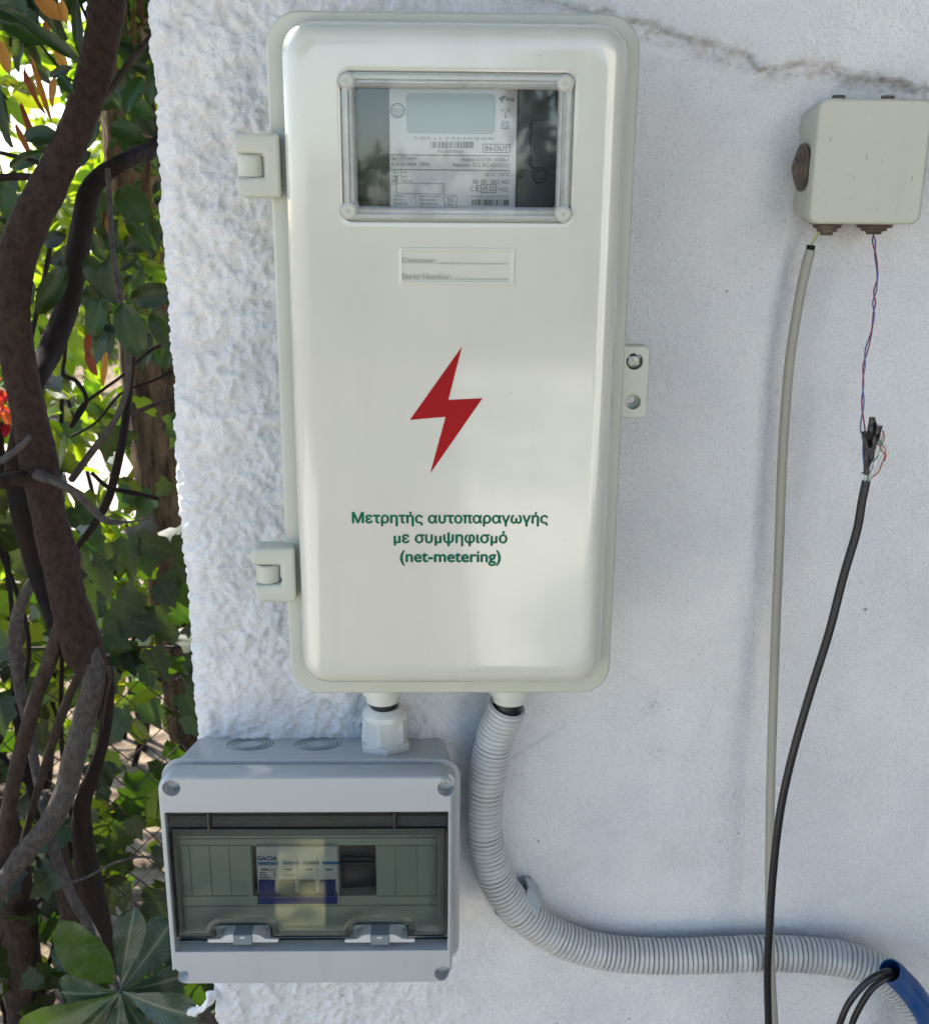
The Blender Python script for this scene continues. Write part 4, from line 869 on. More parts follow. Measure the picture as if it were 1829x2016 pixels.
for s in (1, -1):
    q0 = b0+sd*s*0.0195; path = catmull([q0+yv*0.002, q0+yv*0.010, q0+yv*0.018+sd*s*0.0006, q0+yv*0.026-sd*s*0.0030, q0+yv*0.0325-sd*s*0.0085], 6)
    V = []; Fc = []
    for k, p in enumerate(path):
        w_ = 0.0125*(1-0.25*k/len(path)); 
        tdir = (path[min(k+1, len(path)-1)]-path[max(k-1, 0)]).normalized(); nn = tdir.cross(tg2).normalized()*0.0012
        for sg, sn in ((-1, -1), (1, -1), (1, 1), (-1, 1)): V.append(p+tg2*w_*sg+nn*sn)
    for k in range(len(path)-1):
        for j in range(4): Fc.append((4*k+j, 4*k+(j+1) % 4, 4*k+4+(j+1) % 4, 4*k+4+j))
    Fc += [(0, 1, 2, 3), tuple(4*(len(path)-1)+j for j in range(4))]
    o = mk('clip_arm', V, Fc, M['clip'], clip, sharp=50); bevel(o, 0.0008, 2, 60)

# beige cable hanging from the junction box
gp = [(1596, 492, -0.020), (1588, 520, -0.020), (1573, 592, -0.020), (1555.5, 705, -0.021), (1546.5, 805, -0.022), (1540, 910, -0.023), (1533, 1103, -0.026), (1528, 1213, -0.028), (1521.5, 1406, -0.034), (1517, 1562, -0.042), (1515, 1717, -0.050), (1516, 1850, -0.055), (1520, 1950, -0.056), (1524, 2016, -0.056), (1528, 2120, -0.056)]
bc = root('beige_cable', tuple(at(*gp[0])), 'stiff beige cable hanging below the left grommet of the junction box', 'cable')
v, f = tube(resample(pth(gp), 0.004)[0], 0.0040, 18); mk('sheath', v, f, M['cable'], bc)
v, f = tube([at(1597, 482, -0.020), at(1594, 496, -0.020)], 0.0034, 14); mk('cut_end', v, f, M['dark'], bc)
for k, (dx, m_) in enumerate(((0.0, 'wireyellow'), (1.8, 'wiregreen'), (3.6, 'wirewhite'))):
    v, f = tube(pth([(1593+dx, 492, -0.020), (1598+dx*0.6, 480, -0.0205), (1605+dx*1.2, 466, -0.022), (1612+dx*0.7, 455, -0.0235), (1617+dx, 447, -0.0235)], 6), 0.00075, 8); mk('wire', v, f, M[m_], bc)
v, f = tube(pth([(1611, 462, -0.024), (1618, 472, -0.026), (1624, 462, -0.027), (1630, 456, -0.026)], 6), 0.0003, 6); mk('wire', v, f, M['wirewhite'], bc)

# twisted pair
tw = root('twisted_wires', tuple(at(1720, 456, -0.03)), 'thin red and blue twisted wires below the right grommet of the junction box', 'wires')
ctr = resample(pth([(1721, 452, -0.0235), (1719.8, 465, -0.026), (1723.6, 503, -0.034), (1727.5, 542, -0.042), (1721.7, 581, -0.050), (1720, 620, -0.057), (1715.5, 654, -0.062), (1706, 689, -0.067), (1700.4, 728, -0.071), (1699, 774, -0.075), (1698.5, 808, -0.078), (1698, 838, -0.080), (1701, 860, -0.081)]), 0.002)[0]
n = len(ctr)
for s_, m_ in ((0, 'wirered'), (math.pi, 'wireblue')):
    P = []
    for k, p in enumerate(ctr):
        q_ = k/(n-1); ang = q_*2*math.pi*5.2+0.9*math.sin(q_*17)+s_; am = 0.0007+0.0013*(max(0, (q_-0.86)/0.14))+0.0004*math.sin(q_*23)
        if q_ > 0.985: am = 0.001
        P.append(p+Vector((math.cos(ang)*am, math.sin(ang)*am, 0)))
    v, f = tube(P, 0.00058, 8); mk('wire', v, f, M[m_], tw)

# long black cable with a taped splice and loose wires
kp = [(1705.5, 947, -0.082), (1697, 988, -0.083), (1687, 1045, -0.084), (1660.5, 1135.6, -0.086), (1632.6, 1244, -0.088), (1594, 1368, -0.090), (1559, 1492, -0.092), (1536, 1600, -0.092), (1522.3, 1717, -0.092), (1514.5, 1833, -0.092), (1511, 1914, -0.091), (1513, 2016, -0.090), (1517, 2120, -0.090)]
bk = root('black_cable', tuple(at(*kp[0])), 'long black cable with a taped splice hanging in front of the beige cable', 'cable')
v, f = tube(resample(pth(kp), 0.004)[0], 0.0034, 18); mk('sheath', v, f, M['black'], bk)
def blade(pts, w0, w1, th, name, m_=None, parent=None):
    """crumpled flat piece of tape along a path"""
    P = catmull(pts, 5); V = []; Fc = []; n_ = len(P)
    for k, p in enumerate(P):
        s = k/(n_-1); w_ = w0+(w1-w0)*s; tw_ = 0.5*math.sin(s*5); u = Vector((math.cos(tw_), math.sin(tw_), 0)); nn = Vector((-math.sin(tw_), math.cos(tw_), 0))
        for sg, sn in ((-1, -0.5), (-0.4, -1.2), (0.5, -0.9), (1, -0.4), (1, 0.5), (0.2, 1.1), (-0.6, 0.9)): V.append(p+u*w_*sg*(1+0.12*math.sin(9*s+sg*3))+nn*th*sn)
    for k in range(n_-1):
        for j in range(7): Fc.append((7*k+j, 7*k+(j+1) % 7, 7*k+7+(j+1) % 7, 7*k+7+j))
    Fc += [tuple(range(7)), tuple(7*(n_-1)+j for j in range(7))]
    return V, Fc
YS = -0.083
pc = []
pc.append((*blade([at(1716, 864, YS-.002), at(1716, 846, YS-.003), at(1717, 832, YS-.003), at(1717, 821, YS-.003)], 0.0048, 0.0022, 0.0022, 't'), 0))
pc.append((*blade([at(1706, 905, YS), at(1706, 880, YS), at(1707, 862, YS), at(1709, 850, YS-0.001)], 0.0022, 0.0052, 0.0024, 't'), 0))
pc.append((*blade([at(1714, 905, YS-.001), at(1719, 880, YS-.002), at(1725, 858, YS-.003), at(1731, 838, YS-.004)], 0.0022, 0.0030, 0.0022, 't'), 0))
pc.append((*blade([at(1704, 934, YS), at(1707, 918, YS), at(1710, 900, YS-.001), at(1714, 880, YS-.002)], 0.0016, 0.0046, 0.0020, 't'), 0))
pc.append((*blade([at(1696, 932, YS), at(1704, 929, YS), at(1711, 931, YS)], 0.0008, 0.0012, 0.0010, 't'), 0))
v, f, i = join(pc); mk('taped_splice', v, f, M['tape'], bk, sharp=28)
loose = [('wireblue', [(1700, 855, -.083), (1699, 890, -.082), (1701, 915, -.082), (1703, 935, -.082), (1701, 947, -.082)]),
         ('wirebrown', [(1738, 817+30, -.085), (1741, 862, -.086), (1737, 875, -.085), (1743, 885, -.085), (1741, 900, -.084), (1735, 915, -.083), (1729, 930, -.083), (1717, 940, -.082), (1711, 949, -.082)]),
         ('wirewhite', [(1740, 852, -.084), (1735, 868, -.084), (1734, 885, -.085), (1728, 895, -.085), (1722, 905, -.084), (1716, 918, -.084), (1716, 925, -.083), (1708, 948, -.082)]),
         ('wiregreen', [(1731, 876, -.085), (1735, 866, -.086), (1733, 884, -.085), (1727, 900, -.085), (1719, 910, -.084), (1718, 922, -.083), (1712, 928, -.083), (1706, 948, -.082)]),
         ('wirewhite', [(1727, 862, -.084), (1734, 872, -.084), (1742, 880, -.085), (1739, 893, -.085), (1731, 905, -.084), (1726, 925, -.083), (1714, 941, -.082), (1710, 949, -.082)]),
         ('wirebrown', [(1724, 866, -.085), (1731, 877, -.085), (1738, 890, -.086), (1744, 896, -.085), (1741, 908, -.084)]),
         ('wirewhite', [(1703, 948, -.083), (1703, 938, -.083), (1706, 930, -.083)]), ('wiregreen', [(1708, 948, -.083), (1708, 938, -.083), (1709, 930, -.083)])]
for m_, pts in loose: v, f = tube(pth(pts, 6), 0.00055, 8); mk('wire', v, f, M[m_], bk)

# blue conduit end with two black cables coming out of it
up_, Lb = resample(pth([(1752, 1912, -0.092), (1765, 1922, -0.088), (1800, 1962, -0.078), (1832, 2018, -0.070), (1850, 2090, -0.066)]), 0.0006)
bl = root('blue_conduit', tuple(up_[0]), 'open end of a blue corrugated conduit at the lower right edge', 'conduit')
v, f = tube(up_, lambda s, a: 0.0108-0.0005*(1 if ((s*Lb/0.0024) % 1) < 0.35 else 0), 32, cap=False)
v2, f2 = tube(up_, 0.0095, 32, cap=False); n_ = len(up_)
ring = [(k, (k+1) % 32, len(v)+(k+1) % 32, len(v)+k) for k in range(32)]
V = [tuple(q) for q in v]+[tuple(q) for q in v2]; Fc = [tuple(q) for q in f]+[tuple(k+len(v) for k in q) for q in f2]+ring
mk('conduit_tube', V, Fc, M['blue'], bl, sharp=60, fix=True)
for k, pts in enumerate(([(1775, 1935, -0.0845), (1757, 1915, -0.092), (1738, 1908+8, -0.100), (1706, 1935, -0.103), (1672, 1975, -0.104), (1652, 2022, -0.104), (1640, 2080, -0.104)], [(1778, 1944, -0.083), (1762, 1925, -0.090), (1745, 1921+6, -0.097), (1716, 1948, -0.099), (1692, 1985, -0.099), (1676, 2022, -0.099), (1664, 2080, -0.099)])):
    v, f = tube(resample(pth(pts), 0.003)[0], 0.0029, 16)
    o = mk('thin_black_cable', v, f, M['black']); tag(o, ('left of the two black cables bending down from the blue conduit', 'right of the two black cables bending down from the blue conduit')[k], 'cable', 'black cables from the blue conduit')

# ================================================================== VEGETATION LEFT OF THE WALL
M['leafdark'] = mat_leaf('shaded_glossy_leaf', (0.010, 0.024, 0.008), (0.05, 0.09, 0.004), 0.35, 0.35, dust=0.2, dustcol=(0.05, 0.07, 0.05), ribs=0.3, rib=(0.06, 0.09, 0.03))  # shaded leaves: the shade is put into a darker green
M['leafmid'] = mat_leaf('sunlit_green_leaf', (0.030, 0.060, 0.008), (0.34, 0.46, 0.012), 0.5, 0.4, dust=0.15, dustcol=(0.15, 0.18, 0.12), ribs=0.4, rib=(0.2, 0.25, 0.08))  # sunlit copy of the leaf: backlight put into a brighter, yellower green
M['leafivy'] = mat_leaf('ivy_leaf', (0.009, 0.022, 0.004), (0.06, 0.10, 0.003), 0.40, 0.42, dust=0.2, dustcol=(0.12, 0.15, 0.10), ribs=0.3, rib=(0.15, 0.2, 0.08))
M['leafdry'] = mat_leaf('dry_leaf', (0.22, 0.08, 0.025), (0.55, 0.20, 0.04), 0.5, 0.7, dust=0.3, dustcol=(0.3, 0.2, 0.12), ribs=0.4, rib=(0.15, 0.06, 0.03))
M['leafbrown'] = mat_leaf('withered_leaf', (0.05, 0.028, 0.012), (0.10, 0.05, 0.012), 0.4, 0.7, dust=0.3, dustcol=(0.12, 0.08, 0.05), ribs=0.4, rib=(0.08, 0.05, 0.03))
M['leafdust'] = mat_leaf('dusty_leaf', (0.014, 0.040, 0.020), (0.04, 0.09, 0.01), 0.12, 0.30, dust=0.55, dustcol=(0.10, 0.14, 0.13), ribs=0.95, rib=(0.20, 0.23, 0.15))
M['leafdustg'] = mat_leaf('bright_dusty_leaf', (0.028, 0.070, 0.006), (0.08, 0.15, 0.008), 0.2, 0.32, dust=0.45, dustcol=(0.12, 0.17, 0.13), ribs=0.6, rib=(0.05, 0.10, 0.02))
M['bark'] = mat_bark('brown_bark', (0.014, 0.0075, 0.005), (0.042, 0.024, 0.016), 150, 1.3, 0.0022, detail=12)
M['barkgrey'] = mat_bark('grey_bark', (0.035, 0.029, 0.025), (0.085, 0.072, 0.063), 150, 1.5, 0.0012, detail=9)
M['barktan'] = mat_bark('tan_bark', (0.022, 0.014, 0.010), (0.055, 0.037, 0.027), 120, 2, 0.0016, detail=9)
M['barkrough'] = mat_bark('rough_trunk_bark', (0.016, 0.010, 0.006), (0.19, 0.125, 0.07), 60, 4, 0.014, detail=12)
M['barkdark'] = mat_bark('dark_bark', (0.006, 0.0035, 0.0025), (0.018, 0.010, 0.007), 50, 5, 0.002)

def leaf_template(kind):
    if kind == 'ovate': prof = [(0, 0.02), (0.12, 0.30), (0.3, 0.42), (0.55, 0.50), (0.75, 0.42), (0.9, 0.24), (1, 0.02)]
    elif kind == 'obovate': prof = [(0, 0.03), (0.12, 0.06), (0.3, 0.17), (0.5, 0.34), (0.68, 0.46), (0.82, 0.47), (0.93, 0.34), (1, 0.05)]
    elif kind == 'blade': prof = [(0, 0.06), (0.2, 0.4), (0.5, 0.5), (0.8, 0.3), (1, 0.02)]
    elif kind == 'far': prof = [(0, 0.05), (0.45, 0.5), (1, 0.03)]
    V = []; A = []
    for t_, w_ in prof:
        for s_ in (-1, -0.5, 0, 0.5, 1) if kind != 'far' else (-1, 0, 1):
            V.append((t_, s_*w_, 0.16*abs(s_)*w_-0.22*t_*t_+0.05*math.sin(t_*9+s_)*abs(s_))); A.append(1-abs(s_))
    k = 5 if kind != 'far' else 3
    Fc = [(i*k+j, i*k+j+1, (i+1)*k+j+1, (i+1)*k+j) for i in range(len(prof)-1) for j in range(k-1)]
    return np.array(V), np.array(Fc), np.array(A)
def ivy_template():
    out = []; pts = [(0.0, 0.0), (-0.10, 0.20), (0.02, 0.50), (0.22, 0.38), (0.48, 0.46), (0.62, 0.22), (1.0, 0.0)]
    top = pts; bot = [(x, -y) for x, y in pts[1:-1]][::-1]
    mid = [(0.0, 0), (0.05, 0), (0.12, 0), (0.25, 0), (0.45, 0), (0.65, 0), (1.0, 0)]
    V = []; A = []; Fc = []
    for (x, y), (mx_, _) in zip(pts, mid):
        for s_ in (-1, 0, 1):
            px_, py_ = (x, y*s_) if s_ else (mx_, 0)
            V.append((px_, py_, 0.10*abs(py_)-0.12*px_*px_)); A.append(1-abs(s_))
    for i in range(len(pts)-1):
        for j in range(2): Fc.append((i*3+j, i*3+j+1, (i+1)*3+j+1, (i+1)*3+j))
    return np.array(V), np.array(Fc), np.array(A)
TPL = {k: leaf_template(k) for k in ('ovate', 'obovate', 'blade', 'far')}; TPL['ivy'] = ivy_template()
def leaves(name, P, Dr, Nn, Ln, Wd, kind, m, parent=None, tint=None):
    V0, F0, A0 = TPL[kind]; P = np.asarray(P, float); n = len(P)
    Dr = Dr/np.linalg.norm(Dr, axis=1)[:, None]; Sd = np.cross(Nn, Dr); Sd /= np.maximum(1e-9, np.linalg.norm(Sd, axis=1))[:, None]; Up_ = np.cross(Dr, Sd)
    V = P[:, None, :]+Dr[:, None, :]*(V0[None, :, 0:1]*Ln[:, None, None])+Sd[:, None, :]*(V0[None, :, 1:2]*Wd[:, None, None])+Up_[:, None, :]*(V0[None, :, 2:3]*Ln[:, None, None])
    Fc = (F0[None]+(np.arange(n)*len(V0))[:, None, None]).reshape(-1, 4)
    tint = rng.random(n) if tint is None else np.asarray(tint)
    return fast_mesh(name, V.reshape(-1, 3), Fc, m, parent=parent, attrs={'tint': np.repeat(tint, len(V0)), 'vein': np.tile(A0, n), 'along': np.tile(V0[:, 0], n)})
def unit(n): v_ = rng.normal(size=(n, 3)); return v_/np.linalg.norm(v_, axis=1)[:, None]
def rosettes(name, n, lo, hi, ln, wd, kind, m, parent, per=7, keep=None, face=None, droop=0.3):
    c_ = rng.uniform(lo, hi, size=(n, 3))
    if keep is not None: c_ = c_[keep(c_)]
    n = len(c_); ax = unit(n)+np.array([0, -0.3, 0.5]); P = np.repeat(c_, per, 0); ax = np.repeat(ax/np.linalg.norm(ax, axis=1)[:, None], per, 0)
    d_ = unit(n*per); d_ = d_-ax*(d_*ax).sum(1)[:, None]*0.8; d_ /= np.linalg.norm(d_, axis=1)[:, None]; d_ = d_+ax*0.25-np.array([0, 0, droop])
    nn = ax+0.5*unit(n*per)
    L_ = rng.uniform(*ln, size=n*per); P = P+d_*0.006
    if kind == 'ovate':
        for c in c_[:60]:
            e = c+np.array([rng.normal()*.05, rng.normal()*.05, -rng.uniform(.06, .16)]); mid_ = (c+e)/2+rng.normal(size=3)*.012
            vv, ff = tube([tuple(c), tuple(mid_), tuple(e)], lambda s_, a_: 0.0012+0.0014*s_, 5); mk('twig', vv, ff, M['barkdark'], parent)
    return leaves(name, P, d_, nn, L_, L_*rng.uniform(*wd, size=n*per), kind, m, parent)
def limb(name, pts, m, parent, y=None, n=14, lump=0.06, seed=0, sub=10):
    """pts: (px, py, width px, y)"""
    P = [at(a, b, d) for a, b, w_, d in pts]; W = [0.5*w_*pxs(d, b) for a, b, w_, d in pts]
    if W[0] > 0.006: sub = 26; n = 44
    path = catmull(P, sub); K = len(pts)-1; ph = seed*1.7
    Ls = np.concatenate([[0], np.cumsum([(b-a).length for a, b in zip(path, path[1:])])])
    an = np.arange(n)*2*math.pi/n; Wm = max(W); SS, AA = np.meshgrid(Ls, an, indexing='ij')
    cxn, cyn = np.cos(AA), np.sin(AA)
    T_ = 1+0.16*(fbm(SS*26+cxn*1.3, cyn*1.3+SS*9, 3, seed+40)-0.5)+0.10*(fbm(SS*120+cxn*2, cyn*6+3, 3, seed+50)-0.5)+0.10*(fbm(cxn*5+SS*14, cyn*5, 3, seed+60)-0.5)
    for kn in range(3+len(pts)//3):                     # knots and old leaf scars
        s0, a0 = rng.uniform(0, Ls[-1]), rng.uniform(0, 6.28); T_ += rng.uniform(0.06, 0.2)*np.exp(-((SS-s0)/(0.5*Wm+0.002))**2)*np.exp((np.cos(AA-a0)-1)*2.5)
    def rad(s, a):
        k_ = min(len(path)-1, int(np.searchsorted(Ls, s*Ls[-1]-1e-9))); q_ = k_/sub; i = min(K-1, int(q_)); r_ = W[i]+(W[i+1]-W[i])*(q_-i)
        return r_*float(T_[k_, int(round(a/(2*math.pi)*n)) % n])*(1+lump*math.sin(3*a+9*s+ph))
    v, f = tube(path, rad, n); return mk(name, v, f, m, parent, sharp=80)
def leafP(lst, kind, y0, parent, name, m, curl=None):
    """lst: (base px, base py, tip px, tip py, width px, depth y)"""
    P = []; Dr = []; Nn = []; Ln = []; Wd = []
    for bx_, by_, tx_, ty_, w_, d in lst:
        a, b = at(bx_, by_, d), at(tx_, ty_, d-0.01); P.append(a); dd = b-a; Dr.append(dd); Ln.append(dd.length); Wd.append(w_*pxs(d, by_))
        Nn.append((rng.uniform(-.35, .35), -1, rng.uniform(-.1, .5)))
    return leaves(name, np.array(P), np.array([tuple(q) for q in Dr]), np.array(Nn), np.array(Ln), np.array(Wd), kind, m, parent)

# --- the shrub whose stems fill the left edge
sh = root('garden_shrub', tuple(at(130, 1900, 0.30)), 'old evergreen shrub with brown twisting stems left of the plastered wall', 'shrub')
Y1 = 0.24
limb('trunk', [(232, -260, 56, Y1), (214, -60, 62, Y1), (205, 40, 66, Y1), (178, 160, 64, Y1), (138, 280, 66, Y1), (92, 370, 70, Y1), (52, 450, 74, Y1), (28, 530, 74, Y1), (25, 620, 68, Y1), (38, 715, 68, Y1), (58, 815, 66, Y1), (80, 915, 72, Y1), (96, 1015, 64, Y1), (118, 1115, 66, Y1), (143, 1215, 72, Y1), (162, 1275, 82, Y1), (178, 1312, 64, Y1), (186, 1345, 30, Y1+.01)], M['bark'], sh, n=22, lump=0.035, seed=1)
limb('branch', [(160, 1250, 40, Y1+.004), (176, 1290, 46, Y1-.006), (184, 1335, 44, Y1-.008), (168, 1410, 42, Y1-.005), (145, 1490, 42, Y1-.01), (130, 1555, 42, Y1-.01), (100, 1618, 42, Y1-.01), (52, 1676, 40, Y1-.01), (0, 1748, 38, Y1-.01), (-70, 1850, 40, Y1)], M['barkgrey'], sh, n=18, lump=0.035, seed=1)
Y2 = 0.33
limb('stem', [(330, 255, 26, .40), (298, 292, 30, .38), (240, 318, 32, Y2), (200, 345, 36, Y2), (173, 380, 42, Y2), (160, 450, 44, Y2), (150, 510, 44, Y2), (134, 600, 44, Y2), (100, 690, 46, Y2-.03), (66, 760, 40, Y2-.07), (44, 840, 36, Y2-.05), (30, 930, 40, Y2), (48, 1030, 42, Y2), (76, 1130, 40, Y2), (108, 1230, 34, Y2-.03)], M['barkdark'], sh, n=16, seed=2)
limb('stem', [(140, 1150, 16, Y1+.01), (124, 1215, 28, Y1+.003), (102, 1290, 29, Y1), (74, 1365, 28, Y1), (38, 1490, 30, Y1), (18, 1590, 28, Y1), (8, 1680, 30, Y1+.03)], M['barktan'], sh, seed=3, n=14)
limb('branch', [(192, 205, 10, Y1), (225, 165, 12, Y1+.02), (258, 118, 12, Y1+.03), (300, 70, 12, Y1+.05), (340, 40, 10, .3)], M['barktan'], sh, n=10)
limb('branch', [(90, 958, 34, Y1), (40, 942, 30, Y1-.02), (0, 948, 28, Y1-.05), (-50, 950, 28, Y1-.08)], M['bark'], sh, seed=5)
limb('branch', [(72, 935, 22, Y1-.03), (100, 944, 18, Y1-.04), (130, 958, 16, Y1-.05), (160, 980, 15, Y1-.05), (185, 1005, 15, Y1-.05), (210, 1026, 13, Y1-.05), (250, 1028, 5, Y1-.04), (305, 1020, 2, Y1-.03)], M['barkgrey'], sh, n=12)
limb('cut_branch', [(-30, 925, 13, .18), (10, 902, 13, .18), (40, 880, 13, .18), (59, 859, 11, .18)], M['barkgrey'], sh, n=12)
limb('branch', [(0, 300, 8, .3), (50, 312, 9, .3), (100, 326, 9, .28), (130, 320, 9, Y1)], M['barkdark'], sh, n=9)
limb('branch', [(-30, 352, 14, .34), (40, 346, 14, .33), (90, 352, 13, .3), (120, 360, 10, Y1)], M['barkdark'], sh, n=10)
limb('vine_stem', [(212, 330, 10, .28), (216, 400, 11, .28), (222, 500, 11, .26), (236, 590, 12, .25), (252, 660, 13, .24), (254, 720, 12, .24), (246, 780, 12, .24), (225, 830, 12, .25), (180, 890, 14, .27), (140, 945, 14, .28)], M['barkgrey'], sh, n=10, seed=8)
limb('vine_stem', [(262, 700, 10, .36), (252, 780, 15, .36), (244, 850, 17, .36), (228, 930, 17, .36), (212, 985, 17, .36), (190, 1025, 15, .36), (165, 1060, 12, .36), (120, 1120, 10, .4)], M['barkdark'], sh, n=10, seed=9)
limb('vine_stem', [(335, 668, 7, .42), (290, 695, 6, .41), (240, 740, 6, .40), (205, 765, 6, .40), (160, 800, 7, .4), (140, 840, 9, .4), (170, 790, 8, .4), (150, 750, 9, .4), (125, 738, 8, .4), (128, 700, 7, .4), (134, 640, 5, .4)], M['barkdark'], sh, n=8)
limb('vine_stem', [(140, 860, 5, .42), (190, 830, 5, .42), (238, 775, 5, .42), (300, 750, 5, .42), (350, 725, 5, .42)], M['barkdark'], sh, n=8)
limb('twig', [(262, 815, 11, .22), (290, 802, 9, .22), (320, 792, 8, .22), (352, 783, 7, .23)], M['barktan'], sh, n=8)
limb('twig', [(180, 930, 8, .3), (215, 960, 9, .3), (260, 970, 10, .3), (312, 982, 8, .3)], M['barkdark'], sh, n=8)
limb('stem', [(205, 1290, 24, .30), (212, 1360, 26, .30), (205, 1450, 22, .3), (180, 1530, 26, .3), (160, 1600, 34, .32), (170, 1700, 44, .34), (190, 1800, 50, .36), (200, 1900, 54, .38)], M['barkdark'], sh, n=12, seed=11)
limb('stem', [(90, 1100, 12, .36), (50, 1170, 22, .36), (30, 1240, 26, .36), (36, 1340, 24, .36), (60, 1450, 20, .36), (75, 1540, 18, .34), (90, 1600, 18, .3), (112, 1690, 20, .27), (150, 1780, 20, .26), (190, 1850, 16, .24), (232, 1950, 12, .16)], M['barkgrey'], sh, n=12, seed=12)
limb('branch', [(185, 1270, 12, .27), (165, 1310, 15, .265), (150, 1340, 16, .26), (125, 1400, 18, .26), (95, 1490, 18, .27), (70, 1570, 16, .28), (40, 1680, 12, .3)], M['barktan'], sh, n=10, seed=13)
limb('twig', [(125, 1742, 4, .2), (170, 1728, 5, .2), (220, 1702, 5, .2), (275, 1688, 5, .2), (325, 1695, 4, .2)], M['barkgrey'], sh, n=7)
limb('twig', [(212, 1310, 10, .23), (216, 1340, 7, .23), (208, 1380, 5, .23), (200, 1440, 3, .23)], M['barktan'], sh, n=7)
limb('stem', [(-10, 1560, 60, .5), (20, 1700, 66, .5), (40, 1850, 70, .5), (60, 2040, 76, .5)], M['barktan'], sh, n=14, seed=15)
limb('stem', [(95, 1560, 26, .45), (120, 1700, 40, .45), (150, 1850, 40, .45), (170, 2040, 46, .45)], M['barktan'], sh, n=12, seed=16)
# individual leaves seen large
big = [(60, 40, -30, 10, 34, .20), (0, 18, 160, 110, 28, .18), (148, -5, 156, 104, 22, .2), (2, 170, 8, 285, 30, .17), (48, 268, 108, 262, 40, .24), (96, 300, 60, 255, 30, .26), (20, 330, 78, 300, 30, .3), (30, -30, 20, 70, 60, .28), (0, 40, 90, 78, 40, .22),
       (133, 522, 70, 618, 50, .26), (213, 508, 224, 600, 54, .28), (200, 585, 178, 662, 46, .27), (170, 560, 205, 640, 50, .3), (240, 595, 274, 702, 62, .2), (258, 590, 336, 572, 50, .22), (300, 610, 345, 690, 50, .24), (170, 500, 215, 590, 46, .3), (282, 150, 240, 215, 40, .3), (250, 190, 300, 230, 36, .34), (225, 175, 262, 160, 30, .33),
       (218, 245, 280, 275, 44, .4), (232, 370, 290, 432, 64, .42), (250, 330, 300, 270, 40, .42), (115, 150, 140, 178, 24, .2), (20, 430, 76, 410, 40, .33), (0, 350, 30, 440, 46, .34), (85, 480, 122, 462, 34, .3), (60, 600, 52, 545, 30, .3), (100, 150, 135, 130, 22, .22)]
leafP(big, 'ovate', 0, sh, 'leaves', M['leafdark'])
rl = random.Random(5); fill = []
for k in range(62):
    x, y = rl.uniform(175, 345), rl.uniform(-40, 690); a = rl.uniform(0.2, 2.9); l_ = rl.uniform(50, 90); fill.append((x, y, x+l_*math.cos(a), y+l_*math.sin(a), l_*rl.uniform(.36, .5), rl.uniform(.42, .75)))
for k in range(9):
    x, y = rl.uniform(-20, 200), rl.uniform(240, 520); a = rl.uniform(0.2, 2.9); l_ = rl.uniform(50, 90); fill.append((x, y, x+l_*math.cos(a), y+l_*math.sin(a), l_*rl.uniform(.36, .5), rl.uniform(.42, .75)))
for k in range(60):
    x, y = rl.uniform(200, 345), rl.uniform(-60, 660); a = rl.uniform(0.2, 2.9); l_ = rl.uniform(40, 70); fill.append((x, y, x+l_*math.cos(a), y+l_*math.sin(a), l_*rl.uniform(.36, .5), rl.uniform(.72, .86)))
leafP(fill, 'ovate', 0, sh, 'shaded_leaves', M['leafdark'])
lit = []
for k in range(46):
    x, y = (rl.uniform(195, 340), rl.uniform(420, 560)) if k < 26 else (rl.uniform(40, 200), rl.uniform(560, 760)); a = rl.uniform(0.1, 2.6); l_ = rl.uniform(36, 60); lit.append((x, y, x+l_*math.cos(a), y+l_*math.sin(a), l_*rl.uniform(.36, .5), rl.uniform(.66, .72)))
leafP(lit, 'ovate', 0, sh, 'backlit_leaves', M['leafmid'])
dead = []
for k in range(34):
    x, y = rl.uniform(205, 340), rl.uniform(-40, 420); l_ = rl.uniform(40, 110); dead.append((x, y, x+rl.uniform(-14, 14), y+l_, rl.uniform(6, 16), rl.uniform(.5, .8)))
leafP(dead, 'blade', 0, sh, 'dead_leaves', M['leafbrown'])
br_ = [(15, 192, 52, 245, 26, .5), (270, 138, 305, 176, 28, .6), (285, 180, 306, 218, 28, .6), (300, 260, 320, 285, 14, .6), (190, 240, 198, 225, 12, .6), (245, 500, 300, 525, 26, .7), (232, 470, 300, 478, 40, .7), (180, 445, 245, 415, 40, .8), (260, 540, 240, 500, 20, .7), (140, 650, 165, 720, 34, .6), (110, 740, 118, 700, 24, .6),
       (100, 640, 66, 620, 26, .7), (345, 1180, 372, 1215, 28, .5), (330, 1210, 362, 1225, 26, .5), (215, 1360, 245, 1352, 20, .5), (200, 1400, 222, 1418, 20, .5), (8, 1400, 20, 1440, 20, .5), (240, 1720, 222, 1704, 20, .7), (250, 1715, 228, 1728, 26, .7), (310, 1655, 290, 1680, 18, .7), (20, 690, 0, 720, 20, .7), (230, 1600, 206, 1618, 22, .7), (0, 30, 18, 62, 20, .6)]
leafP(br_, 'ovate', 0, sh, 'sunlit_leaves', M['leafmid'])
dry = [(70, -10, 118, 32, 34, .3), (120, 0, 128, 40, 20, .3), (105, 82, 132, 140, 20, .32), (110, 150, 97, 205, 18, .3), (0, 80, 16, 140, 24, .3), (172, 690, 186, 738, 20, .35), (176, 655, 170, 700, 16, .35), (80, 270, 92, 310, 12, .3), (88, 40, 100, 90, 14, .3), (30, 240, 66, 320, 12, .35), (48, 130, 78, 220, 14, .35), (60, 110, 100, 235, 12, .36), (40, 200, 72, 290, 12, .36), (210, 690, 200, 760, 14, .4)]
leafP(dry, 'ovate', 0, sh, 'dry_leaves', M['leafdry'])
